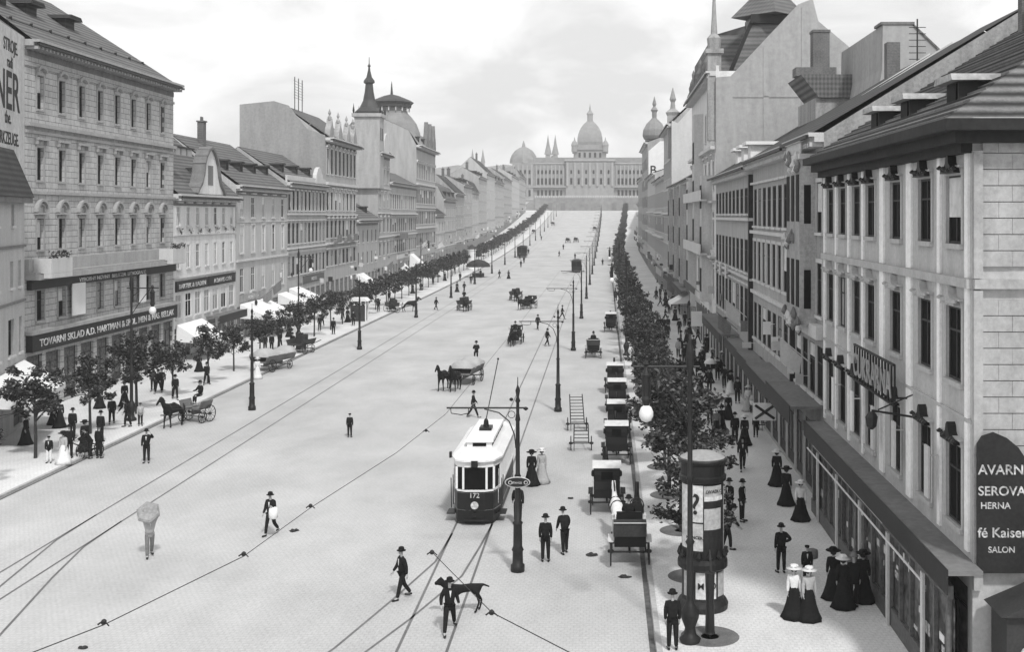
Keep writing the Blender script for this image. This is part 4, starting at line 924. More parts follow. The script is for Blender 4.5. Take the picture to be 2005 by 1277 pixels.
while yr < 715:
    lab = f'bushy street tree on the right pavement, {ordn[i]} behind the advertising column' if i < 10 else (front(yr, FRR, 'bushy right tree') if yr < 372 else 'tiny hazy tree at the far end of the right pavement row')
    ms = (RT if yr < 140 else RTF)[i % (4 if yr < 140 else 3)]
    t_ = tree(3.35+.0057*(yr-42)+max(0, yr-290)*.022+q.uniform(-.1, .1), yr, ms, lab, GRR, rz=q.uniform(0, 6), sc=(q.uniform(1.0, 1.12) if 0 < i < 3 else q.uniform(.82, .95)))
    if yr < 100: tag(link('tree_pit', pitme, None, (t_.location.x, yr, .125)), f'round soil pit at the foot of the {ordn[i]} right pavement tree', 'tree pit', 'tree pits on the right pavement')
    yr += 6.2 if yr < 300 else 8.5; i += 1
# bare stem in the nearest pit
rt = empty('young_tree', (3.48, 36.7, .12), 0, 'bare young tree stem in a dark guard right in front of the advertising column', 'tree')
m = MB(); m.tube([(0, 0, 0), (.03, 0, 2.2), (.0, .02, 2.7)], [.05, .04, .025], 6); m.build('trunk', BARK, rt)
m = MB()
m.lathe([(.17, .1), (.15, .15), (.13, 1.2), (.15, 1.9), (.16, 2.0)], (0, 0, 0), 10); m.build('guard', IRON, rt)
tag(link('tree_pit', pitme, None, (3.48, 36.7, .125)), 'nearest round soil pit, at the foot of the advertising column and lamp post', 'tree pit', 'tree pits on the right pavement')

# ================================================================== masts and lamps
def mast_meshes():
    p = MB(); p.lathe([(.26, 0), (.26, .25), (.2, .3), (.19, .75), (.23, .8), (.17, .95), (.16, 1.75), (.2, 1.82), (.11, 1.9), (.10, 3.5), (.13, 3.55), (.085, 3.65), (.07, 5.6), (.1, 5.65), (.06, 5.9), (.06, 6.3), (.1, 6.35), (.05, 6.5), (.09, 6.75), (.02, 6.95), (.015, 7.25)], (0, 0, 0), 12)
    a = MB(); a.tube([(.28, 0, 6.1), (-2.65, 0, 6.1)], .035, 6)
    a.tube([(-.07, 0, 4.6), (-.12, 0, 5.1), (-.32, 0, 5.6), (-.7, 0, 5.92), (-1.25, 0, 6.06)], .025, 6)
    a.lathe([(.02, 5.9), (.09, 5.95), (.09, 6.0), (.02, 6.04)], (.3, 0, 0.1), 8)
    a.tube([(-2.5, 0, 6.08), (-2.48, 0, 5.9), (-2.1, 0, 5.84), (-1.85, 0, 5.9), (-1.83, 0, 6.08)], .018, 5)
    n = 14
    for k in range(n): 
        t0, t1 = 2*math.pi*k/n, 2*math.pi*(k+1)/n
        a.tube([(-.23+.13*math.cos(t0), 0, 5.85+.13*math.sin(t0)), (-.23+.13*math.cos(t1), 0, 5.85+.13*math.sin(t1))], .012, 4)
    a.lathe([(.02, 0), (.07, .03), (.07, .1), (.02, .13)], (-.24, 0, 6.35), 8)
    return p.mesh('post', IRON, True), a.mesh('bracket_arm', IRON)
PM, AM = mast_meshes()
def mast(x, y, label, group, arm=True, z=None, flip=1):
    rt = empty('tram_mast', (x, y, T(y)), 0, label, 'tram mast', group); link('post', PM, rt)
    if arm: o = link('bracket_arm', AM, rt); o.scale = (flip, 1, 1)
    return rt
GM = 'iron tram masts standing in the middle of the road'
for i in range(18):
    y = 43.8 + 35.6*i
    lab = ('tall iron tram mast with bracket arm beside the tramcar' if i == 0 else f'iron tram mast in the middle of the road, {ordn[i]} from the camera' )
    mm = mast(-3.35+.0077*y, y, lab, GM)
    if i == 0:
        s = MB(); s.prism([(.44*math.cos(2*math.pi*k/16), .17*math.sin(2*math.pi*k/16)) for k in range(16)], -.16, -.12); so_ = s.build('stop_sign', IRON, mm, (.0, 0, 3.35))
        s = MB()
        for k in range(16):
            a0, a1 = 2*math.pi*k/16, 2*math.pi*(k+1)/16
            s.tube([(.46*math.cos(a0), -.14, .19*math.sin(a0)), (.46*math.cos(a1), -.14, .19*math.sin(a1))], .02, 4)
        s.build('rim', TRIM, so_)
        for x in (-.33, .25): words('O', .2, GOLD, so_, (x-.02, -.175, -.07))
        words('STANICE', .09, GOLD, so_, (-.02, -.175, -.04), align='CENTER')
for i in range(17):
    y = 80 + 36*i
    lab = f'slim iron mast on the left edge of the road, {ordn[i]} from the camera' 
    mast(-23.6, y, lab, 'iron masts along the left side of the road', arm=False)
def arc_lamp(x, y, label, flip=1, group='tall arc lamps on the pavements'):
    rt = empty('arc_lamp', (x, y, T(y)+.12), 0, label, 'street lamp', group)
    m = MB(); m.lathe([(.3, 0), (.34, .12), (.2, .25), (.16, .45), (.27, .75), (.29, .95), (.15, 1.2), (.11, 1.3), (.1, 3.0), (.15, 3.1), (.085, 3.2), (.08, 5.0), (.13, 5.05), (.08, 5.15), (.065, 8.3), (.1, 8.4), (.14, 8.8), (.1, 9.1), (.05, 9.3), (.04, 9.5)], (0, 0, 0), 12); m.build('post', IRON, rt, smooth=True)
    a = MB(); a.tube([(.3*flip, 0, 8.5), (-1.75*flip, 0, 8.5)], .04, 6); a.tube([(-.08*flip, 0, 6.9), (-.4*flip, 0, 7.4), (-1.2*flip, 0, 8.45)], .025, 5)
    a.tube([(-.1*flip, 0, 8.0), (-.5*flip, 0, 8.3), (-.3*flip, 0, 8.48)], .02, 5); a.lathe([(.03, 8.5), (.1, 8.58), (.04, 8.7)], (-1.35*flip, 0, 0), 8); a.build('bracket_arm', IRON, rt)
    l = MB(); l.lathe([(.03, 8.5), (.12, 8.3), (.17, 8.25), (.14, 8.15), (.13, 7.6), (.16, 7.5), (.1, 7.35), (.08, 7.3)], (-1.35*flip, 0, 0), 10); l.build('lamp_housing', IRON, rt)
    g = MB(); g.lathe([(.06, 7.32), (.16, 7.25), (.22, 7.1), (.22, 6.98), (.15, 6.84), (.04, 6.79)], (-1.35*flip, 0, 0), 14); g.build('globe', WHITE, rt, smooth=True)
    return rt
arc_lamp(2.82, 36.2, 'nearest tall arc lamp post in front of the advertising column')
arc_lamp(-29.9, 75.2, 'arc lamp post with globe before the palace block on the left pavement', -1)
arc_lamp(-33.2, 130, 'arc lamp post beside the large white awning on the left pavement', -1)
arc_lamp(2.6, 110, 'arc lamp post half hidden in the trees of the right pavement')
arc_lamp(2.9, 165, 'far arc lamp among the right pavement trees')
arc_lamp(-31, 205, 'far arc lamp on the left pavement past the spired house', -1)

# overhead wires
def wire(pts, lab, r=.012, beads=()):
    m = MB(); m.tube(pts, r, 4)
    o = m.build('overhead_wire', IRON); tag(o, lab, 'wire', 'overhead tram wires')
    if beads:
        b = MB()
        for p in beads: b.lathe([(.02, -.05), (.05, -.03), (.05, .02), (.02, .05)], p, 8); b.tube([(p[0]-.11, p[1], p[2]-.05), (p[0], p[1], p[2]+.03), (p[0]+.12, p[1]-.08, p[2]-.04)], .016, 4)
        b.build('insulator', IRON, o)
wire([(-9.9, 18.6, 6), (-8.8, 20.9, 6), (-7.58, 25.1, 6), (-7.17, 29.25, 6), (-6.2, 36, 6), (-5.6, 43, 6), (-5.3, 80, 6), (-5.0, 150, 6.1)], 'thin contact wire with insulators sweeping from lower left to the tram', .010, [(-8.8, 20.9, 6.05), (-7.58, 25.1, 6.05), (-7.17, 29.25, 6.05), (-5.8, 39.5, 6.05)])
wire([(-3.6, 25.4, 6), (-1.96, 21.55, 6), (-.5, 19.6, 6), (1.5, 17, 6)], 'short span wire with insulators at the lower middle edge', .011, [(-3.6, 25.4, 6.0), (-1.96, 21.55, 6.0)])
wire([(-21.4, 15, 6), (-21.4, 80, 6), (-21.4, 180, 6.1)], 'faint contact wire above the left track', .006)

# ================================================================== advertising column
rt = empty('advertising_column', (3.5, 39.5, .12), 0, 'round poster-covered advertising column with conical cap on the right pavement', 'advertising column')
m = MB(); m.lathe([(.84, 0), (.86, .18), (.8, .3), (.72, .36), (.70, .5), (.70, 4.15), (.70, 4.3)], (0, 0, 0), 28); m.build('drum', SIGNB, rt, smooth=False)
m = MB(); m.lathe([(.7, 4.25), (.78, 4.3), (.80, 4.45), (.74, 4.5), (.74, 4.85), (.8, 4.9), (.84, 4.98), (.78, 5.05)], (0, 0, 0), 28); cp = m.build('cornice_band', BLACK, rt)
m = MB(); m.lathe([(.80, 5.03), (.45, 5.2), (.05, 5.28)], (0, 0, 0), 28); m.build('cap', mat('cap_zinc', .30, .7, .2, 8), rt)
m = MB(); m.lathe([(.76, 1.35), (.84, 1.42), (.84, 1.6), (.78, 1.75), (.72, 1.78)], (0, 0, 0), 28)
for k in range(14): 
    a = 2*math.pi*k/14; m.lathe([(.04, 1.75), (.1, 1.85), (.02, 2.05)], (.78*math.cos(a), .78*math.sin(a), 0), 5)
m.build('ornament_band', BLACK, rt)
def poster(a0, a1, z0, z1, mm, txt=None, sz=.3, tm=None, nm='poster'):
    m = MB(); n = 5; rr = .706 + .004*poster.k; poster.k = (poster.k+1) % 3
    A = [R(a0+(a1-a0)*i/n-90) for i in range(n+1)]
    for p_, q_ in zip(A, A[1:]): m.quad((rr*math.cos(p_), rr*math.sin(p_), z0), (rr*math.cos(q_), rr*math.sin(q_), z0), (rr*math.cos(q_), rr*math.sin(q_), z1), (rr*math.cos(p_), rr*math.sin(p_), z1))
    o = m.build(nm, mm, rt)
    if txt:
        am = R((a0+a1)/2-90); words(txt, sz, tm or SIGNB, o, (.725*math.cos(am), .725*math.sin(am), (z0+z1)/2-sz*.35), rot=(R(90), 0, am+R(90)), align='CENTER', ext=.004)
poster.k = 0
PG = mat('poster_grey', .38, .9, .3, 9)
PW = mat('poster_paper', .56, .9, .35, 7)
poster(-80, -48, 2.1, 4.2, PW); poster(-44, -4, 3.0, 4.22, PW, '?', .95); poster(-44, -4, 2.05, 2.95, PW, 'KONCERT', .14)
poster(-2, 55, 3.85, 4.2, PG, 'DIVADLO', .15); poster(-1, 52, 2.75, 3.45, PG); poster(-1, 54, 3.5, 3.7, SIGNB); poster(-1, 54, 2.5, 2.68, SIGNB)
poster(-1, 60, 3.7, 3.85, PW); poster(-65, -30, .5, 1.35, PG); poster(-24, 5, .45, 1.34, PW, 'M', .3); poster(8, 34, .45, 1.34, PW, '10', .28); poster(40, 75, .5, 1.3, PG); poster(70, 110, 2, 4.1, PG)

# ================================================================== tram
CLOTHM_ = mat('trim_line', .3, .6, .2, 9)
rt = empty('tramcar', (-5.3, 50.3, 0), R(-.6), 'white-roofed electric tramcar with black dash number 172', 'tram')
W2 = 1.02
m = MB()
hull = lambda g: [(-W2+g, 1.1), (-W2+g, 7.6), (-.72, 8.5), (.72, 8.5), (W2-g, 7.6), (W2-g, 1.1), (.78, .22), (.42, .03), (-.42, .03), (-.78, .22)]
m.prism(hull(0), .34, 1.42, 'xy'); m.prism(hull(.02), .42, .6, 'xy') if False else None; m.build('body', BLACK, rt)
m = MB(); m.prism(hull(-.03), 1.42, 1.52, 'xy'); m.prism(hull(-.02), 2.46, 2.72, 'xy')
P = hull(0)
def post(x, y, w_=.06): m.box(x-w_/2, x+w_/2, y-w_/2, y+w_/2, 1.52, 2.46)
for x, y in ((-.80, .24), (-.50, .09), (.50, .09), (.80, .24), (-W2+.03, 1.1), (W2-.03, 1.1)): post(x, y, .09)
for k in range(9):
    for s in (-1, 1): post(s*(W2-.04), 1.5+k*.76, .12)
for x in (-.72, .72): post(x, 8.4, .1)
m.build('window_frame', WHITE, rt)
m = MB(); m.prism(hull(.05), 1.5, 2.47, 'xy'); m.build('window_glass', GLASS, rt)
m = MB(); hr = lambda g: [(-W2-g, 1.0), (-W2-g, 7.7), (-.8, 8.7), (.8, 8.7), (W2+g, 7.7), (W2+g, 1.0), (.85, .12), (.45, -.12), (-.45, -.12), (-.85, .12)]
def loft(a, za, b, zb):
    n = len(a); m.add([(x, y, za) for x, y in a]+[(x, y, zb) for x, y in b], [(i, (i+1) % n, (i+1) % n+n, i+n) for i in range(n)]+[tuple(range(n, 2*n)), tuple(reversed(range(n)))])
sc_ = lambda P, f: [(x*f, 4.35+(y-4.35)*(1-(1-f)*.35)) for x, y in P]
loft(hr(.1), 2.72, hr(.1), 2.80); loft(hr(.1), 2.801, sc_(hr(.1), .72), 3.0); m.build('roof', WHITE, rt)
m = MB(); m.box(-.55, .55, 1.8, 7.2, 2.98, 3.22); m.box(-.62, .62, 1.7, 7.3, 3.22, 3.28); m.build('clerestory', WHITE, rt)
m = MB()
for k in range(6):
    for s in (-1, 1): m.box(s*.555-.008, s*.555+.008, 2.0+k*.85, 2.6+k*.85, 3.03, 3.18)
m.box(-.3, .3, 1.785, 1.80, 3.03, 3.18); m.build('clerestory_glass', GLASS, rt)
m = MB(); m.box(-.28, .28, 4.2, 5.0, 3.28, 3.42); m.lathe([(.14, 3.42), (.1, 3.7), (.03, 3.8)], (0, 4.6, 0), 8); tb = m.build('trolley_base', BLACK, rt)
m = MB(); m.tube([(0, 4.6, 3.75), (.02, 10.2, 5.85)], .025, 5); m.lathe([(.03, -.05), (.07, 0), (.03, .05)], (.02, 10.2, 5.88), 8, ax='x'); m.build('trolley_pole', IRON, rt)
m = MB(); m.prism(hull(.06), .10, .339, 'xy'); m.build('skirt', BLACK, rt)
wh = MB(); wh.lathe([(.05, -.06), (.36, -.06), (.40, -.05), (.40, .03), (.43, .05), (.05, .06)], (0, 0, 0), 16, ax='x'); wme_ = wh.mesh('wheel', IRON)
for x in (-.76, .76):
    for y in (3.3, 5.2): link('wheel', wme_, rt, (x, y, .41))
m = MB(); m.lathe([(.12, 0), (.14, -.06), (.17, -.1), (.02, -.12)], (0, .03, .86), 14, ax='y'); m.build('headlight', GOLD, rt)
words('172', .3, GOLD, rt, (-.02, .01, 1.17), name='number', align='CENTER', ext=.01)
m = MB(); m.box(-.14, .14, -.16, -.03, 2.5, 2.78); m.build('lamp', BLACK, rt)
for s in (-1, 1):
    m = MB(); m.box(s*1.1-.18, s*1.1+.18, .5, 1.3, .35, .4); m.tube([(s*1.08, .6, .6), (s*1.1, .6, 1.9)], .02, 5); m.tube([(s*1.08, 1.25, .6), (s*1.1, 1.25, 1.9)], .02, 5); m.build('step', IRON, rt)
m = MB()
for k in range(7): m.box(-W2-.05, W2+.05, 1.3+k*.95, 1.315+k*.95, 2.805, 2.812) if False else m.tube([(-W2-.04, 1.3+k*.95, 2.83), (-.72, 1.3+k*.95, 2.985)], .012, 4)
for k in range(7): m.tube([(W2+.04, 1.3+k*.95, 2.83), (.72, 1.3+k*.95, 2.985)], .012, 4)
m.tube([(-.62, 1.9, 3.34), (-.62, 7.1, 3.34)], .015, 4); m.tube([(.62, 1.9, 3.34), (.62, 7.1, 3.34)], .015, 4); m.build('roof_rib', TRIM, rt)
m = MB(); m.prism(hull(-.012), .62, .64, 'xy'); m.prism(hull(-.012), 1.36, 1.375, 'xy'); m.build('waist_trim', CLOTHM_, rt)
for s in (-1, 1):
    m = MB(); m.tube([(s*.95, .62, .8), (s*.97, .6, 2.3)], .016, 5); m.build('handrail', GOLD, rt)
m = MB(); m.box(-.5, .5, -.14, -.03, .2, .26); m.box(-.06, .06, -.3, -.03, .42, .52); m.build('coupler', IRON, rt)
m = MB(); m.box(-1.22, -1.12, .9, 1.1, 2.7, 2.95); m.build('mirror', BLACK, rt)

# ================================================================== people and horses (continuous skinned bodies)
def skin_mesh(name, J, E, mat_, sub=1, root=None):
    keys = list(J); idx = {k: i for i, k in enumerate(keys)}
    me = bpy.data.meshes.new('t'); me.from_pydata([J[k][0] for k in keys], [(idx[a], idx[b]) for a, b in E], [])
    o = bpy.data.objects.new('t', me); COL.objects.link(o)
    o.modifiers.new('s', 'SKIN'); 
    if not me.skin_vertices: 
        bm = bmesh.new(); bm.from_mesh(me); bm.verts.layers.skin.verify(); bm.to_mesh(me); bm.free()
    sl = me.skin_vertices[0].data
    for k in keys:
        r = J[k][1]; sl[idx[k]].radius = r if isinstance(r, tuple) else (r, r); sl[idx[k]].use_root = (k == (root or keys[0]))
    if sub: sb = o.modifiers.new('u', 'SUBSURF'); sb.levels = sub; sb.render_levels = sub
    dg = bpy.context.evaluated_depsgraph_get(); r = bpy.data.meshes.new_from_object(o.evaluated_get(dg))
    bpy.data.objects.remove(o); r.name = name; r.materials.clear(); r.materials.append(mat_)
    r.polygons.foreach_set('use_smooth', [True]*len(r.polygons)); return r
SKIN = mat('skin', .38, .7, .12, 10)
CLOTH = mat('cloth_black', .014, .95, .35, 12, spec=.12)
CLOTHG = mat('cloth_dark_grey', .04, .95, .3, 12, spec=.12)
CLOTHM = mat('cloth_grey', .17, .95, .25, 12, spec=.12)
CLOTHW = mat('cloth_white', .7, .95, .12, 12, spec=.12)
CLOTHL = mat('cloth_light_grey', .4, .95, .15, 12, spec=.12)
HAIR = mat('hair_dark', .03, .8, .4, 15)
S, C_ = math.sin, math.cos
def joints(p):
    lean = p.get('lean', 0); hz = .92
    J = {}
    def leg(s, sw, kb, out=.02):
        hip = Vector((s*.095, 0, hz-.03)); kn = hip + .43*Vector((s*out, -S(sw), -C_(sw))); an = kn + .41*Vector((s*out, -S(sw-kb), -C_(sw-kb))); toe = an + Vector((s*.03, -.17, -.045))
        return hip, kn, an, toe
    L_ = leg(-1, *p.get('ll', (0, 0))); R_ = leg(1, *p.get('rl', (0, 0)))
    low = min(L_[2].z, R_[2].z); dz = (.085-low) if not p.get('sit') else 0
    sp = lambda z: Vector((0, -S(lean)*(z-hz), hz+C_(lean)*(z-hz)))
    J['pelvis'] = sp(.95); J['waist'] = sp(1.08); J['chest'] = sp(1.3); J['neck'] = sp(1.46); 
    J['chin'] = sp(1.53)+Vector((0, -.02, 0)); J['head'] = sp(1.62)+Vector((0, -.02, 0)); J['crown'] = sp(1.70)+Vector((0, -.01, 0)); J['nose'] = J['head']+Vector((0, -.115, -.01))
    for n, s, ar in (('l', -1, p.get('la', (0, .12, .2))), ('r', 1, p.get('ra', (0, .12, .2)))):
        sw, ab, el = ar[:3]
        sh = sp(1.40)+Vector((s*.175, 0, 0)); e = sh+.28*Vector((s*S(ab), -S(sw)*C_(ab), -C_(sw)*C_(ab)))
        ab2 = ab*(ar[3] if len(ar) > 3 else .3); w_ = e+.25*Vector((s*S(ab2), -S(sw+el)*C_(ab2), -C_(sw+el)*C_(ab2)))
        d = (w_-e).normalized(); h = w_+d*.07; side = Vector((1, 0, 0)); side = (side-side.project(d)).normalized(); fw = d.cross(side)
        J['sh'+n] = sh; J['el'+n] = e; J['wr'+n] = w_; J['pa'+n] = h
        for i in range(4):
            o_ = fw*((i-1.5)*.022); ln = (.06, .075, .07, .055)[i]
            J[f'f{n}{i}a'] = h+o_+d*.03; J[f'f{n}{i}b'] = h+o_+d*(.03+ln*.6)-side*s*.008; J[f'f{n}{i}c'] = h+o_+d*(.03+ln)-side*s*.03
        J[f't{n}a'] = w_+d*.03-fw*.035; J[f't{n}b'] = w_+d*.075-fw*.05-side*s*.012
    for n, t in (('l', L_), ('r', R_)): J['hi'+n], J['kn'+n], J['an'+n], J['to'+n] = t
    for k in J: J[k] = J[k]+Vector((0, 0, dz))
    return J
POSES = {
 'stand': dict(), 'walk': dict(ll=(.42, .1), rl=(-.38, .25), la=(-.4, .12, .3), ra=(.4, .12, .3)), 'walk2': dict(ll=(-.28, .35), rl=(.28, .05), la=(.3, .15, .35), ra=(-.3, .12, .25)),
 'stride': dict(ll=(.5, .05, .18), rl=(-.5, .2, .2), la=(-.3, .3, .9), ra=(-.2, .3, 1.0)),
 'hip': dict(la=(-.1, .75, .9, -1.2), ra=(0, .12, .2), rl=(.1, .1)), 'hat': dict(ra=(1.3, .8, 1.6, -.5), la=(0, .15, .3)),
 'carry': dict(ll=(.3, .1), rl=(-.3, .5), ra=(.5, .35, 1.5, .1), la=(.2, .1, .5)), 'bend': dict(lean=.35, ll=(.25, .2), rl=(-.15, .1), la=(.5, .35, .2), ra=(.3, .1, .3)),
 'load': dict(ll=(.2, .1), rl=(-.2, .3), la=(2.4, .3, .5), ra=(2.4, .3, .5)), 'sit': dict(sit=1, ll=(1.45, 1.4), rl=(1.45, 1.4), la=(.6, .15, .8), ra=(.6, .15, .8)),
 'work': dict(lean=.5, ll=(.2, .3), rl=(.1, .3), la=(.8, .1, .3), ra=(.8, .1, .3)),
}
LEGS = [('pelvis', 'hil'), ('hil', 'knl'), ('knl', 'anl'), ('pelvis', 'hir'), ('hir', 'knr'), ('knr', 'anr')]
ARMS = [('chest', 'shl'), ('shl', 'ell'), ('ell', 'wrl'), ('chest', 'shr'), ('shr', 'elr'), ('elr', 'wrr')]
PC = {}
def person_meshes(pose, woman, far):
    key = (pose, woman, far)
    if key in PC: return PC[key]
    J = joints(POSES[pose]); out = {}
    rb = dict(pelvis=(.11, .09), waist=(.1, .08), chest=(.12, .09), neck=.045, chin=.055, head=(.078, .092), crown=.055, nose=.012)
    for n in 'lr': rb.update({'sh'+n: .05, 'el'+n: .036, 'wr'+n: .024, 'pa'+n: (.034, .018), 'hi'+n: .075, 'kn'+n: .05, 'an'+n: .035, 'to'+n: .03})
    E = [('pelvis', 'waist'), ('waist', 'chest'), ('chest', 'neck'), ('neck', 'chin'), ('chin', 'head'), ('head', 'crown')] + LEGS + ARMS + [('anl', 'tol'), ('anr', 'tor'), ('wrl', 'pal'), ('wrr', 'par')]
    keep = [k for k in rb]
    if not far:
        E.append(('head', 'nose'))
        for n in 'lr':
            for i in range(4):
                for c in 'abc': rb[f'f{n}{i}{c}'] = .009
                E += [('pa'+n, f'f{n}{i}a'), (f'f{n}{i}a', f'f{n}{i}b'), (f'f{n}{i}b', f'f{n}{i}c')]
            rb[f't{n}a'] = .012; rb[f't{n}b'] = .01; E += [('wr'+n, f't{n}a'), (f't{n}a', f't{n}b')]
    else: rb.pop('nose')
    out['body'] = skin_mesh('person', {k: (J[k], rb[k]) for k in rb}, E, SKIN, 1 if not far else 0, 'pelvis')
    # coat or blouse
    a = 1.0 if not woman else .8
    rc = dict(waist=(.16*a, .13*a), chest=(.185*a, .14*a), neck=.07, pelvis=(.175*a, .14*a))
    for n in 'lr': rc.update({'sh'+n: .095 if not woman else .095, 'el'+n: .068, 'wr'+n: .046})
    JJ = {k: (J[k], rc[k]) for k in rc}; EE = [('pelvis', 'waist'), ('waist', 'chest'), ('chest', 'neck')] + ARMS
    if not woman and pose != 'sit': JJ['hem'] = (J['pelvis']+Vector((0, .02, -.24)), (.2, .15)); EE.append(('pelvis', 'hem'))
    out['coat' if not woman else 'blouse'] = skin_mesh('coat' if not woman else 'blouse', JJ, EE, CLOTH, 1, 'waist')
    if not woman:
        rt_ = dict(pelvis=(.12, .1))
        for n in 'lr': rt_.update({'hi'+n: .11, 'kn'+n: .082, 'an'+n: .064})
        out['trousers'] = skin_mesh('trousers', {k: (J[k], rt_[k]) for k in rt_}, LEGS, CLOTH, 1, 'pelvis')
        m = MB()
        for n in 'lr':
            A = J['an'+n]; m.prism([(-.045, -.08), (.045, -.08), (.045, .02), (-.045, .02)], 0, .01) if False else None
            t = J['to'+n]; m.tube([A+Vector((0, .05, -.05)), A+Vector((0, -.03, -.045)), t+Vector((0, 0, -.0)), t+Vector((0, -.04, 0))], [.035, .048, .042, .02], 6)
        out['shoes'] = m.mesh('shoes', BLACK)
    else:
        w_ = J['waist']; dz = w_.z; m = MB()
        m.lathe([(.11, dz-.02), (.16, dz-.12), (.21, dz-.3), (.27, dz-.6), (.36, dz-.88), (.46, .02)], (w_.x, w_.y+.03, 0), 24, .06, 8); out['skirt'] = m.mesh('skirt', CLOTH, True)
        h = J['head']; m = MB(); m.lathe([(.03, -.1), (.1, -.06), (.115, .0), (.1, .07), (.04, .1)], (h.x, h.y+.035, h.z+.01), 10); m.lathe([(.02, 0), (.05, .02), (.045, .06), (.01, .08)], (h.x, h.y+.09, h.z-.02), 8); out['hair'] = m.mesh('hair', HAIR, True)
    h = J['head']+Vector((0, 0, .045))
    m = MB()
    if woman:
        m.lathe([(.27, .02), (.28, .035), (.12, .05), (.115, .13), (.09, .16), (.01, .165)], (h.x, h.y, h.z), 14)
        for k in range(6): m.lathe([(.01, 0), (.06, .03), (.05, .07), (.01, .1)], (h.x+.1*math.cos(k*1.3), h.y+.1*math.sin(k*1.3), h.z+.06), 6)
    else: m.lathe([(.155, .012), (.165, .025), (.105, .03), (.105, .09), (.09, .135), (.05, .155), (.005, .16)], (h.x, h.y, h.z), 14)
    out['hat'] = m.mesh('hat', CLOTH, True)
    m = MB(); m.lathe([(.098, .0), (.105, .05), (.1, .085), (.03, .1)], (h.x, h.y, h.z), 12); m.box(h.x-.06, h.x+.06, h.y-.17, h.y-.08, h.z+.01, h.z+.025); out['cap'] = m.mesh('cap', CLOTH, True)
    ss = MB(); c = J['chest']+Vector((0, -.122, -.02)); ss.prism([(c.x-.035, c.z+.12), (c.x+.035, c.z+.12), (c.x, c.z-.1)], c.y-.012, c.y+.004); out['shirt'] = ss.mesh('shirt_front', CLOTHW)
    PC[key] = out; return out
MT = {'k': CLOTH, 'd': CLOTHG, 'm': CLOTHM, 'w': CLOTHW, 'l': CLOTHL}
def person(kind, pose, X, Y, head, label, group=None, top='k', bot='k', hat='k', z=None, sc=None, far=None):
    """kind m man, w woman, b boy or girl with cap; head 0 = facing the camera, degrees anticlockwise"""
    far = (Y > 75) if far is None else far
    me = person_meshes(pose, kind == 'w', far)
    ground = T(Y) + (.12 if (X < XKL(Y) or X > XKR(Y)) else 0)
    o = link('person', me['body'], None, (X, Y, ground if z is None else z), R(head)); tag(o, label, 'person', group)
    s = sc or {'m': 1.0, 'w': .95, 'b': .8}[kind]; o.scale = (s, s, s)
    def kid(k, nm, m_):
        c = link(nm, me[k], o); c.material_slots[0].link = 'OBJECT'; c.material_slots[0].material = MT[m_]
    if kind == 'w': kid('blouse', 'blouse', top); kid('skirt', 'skirt', bot); link('hair', me['hair'], o); kid('hat', 'hat', hat)
    else:
        kid('coat', 'coat', top); kid('trousers', 'trousers', bot); link('shoes', me['shoes'], o)
        kid('cap' if kind == 'b' else 'hat', 'cap' if kind == 'b' else 'hat', hat)
        if not far: link('shirt_front', me['shirt'], o)
    return o

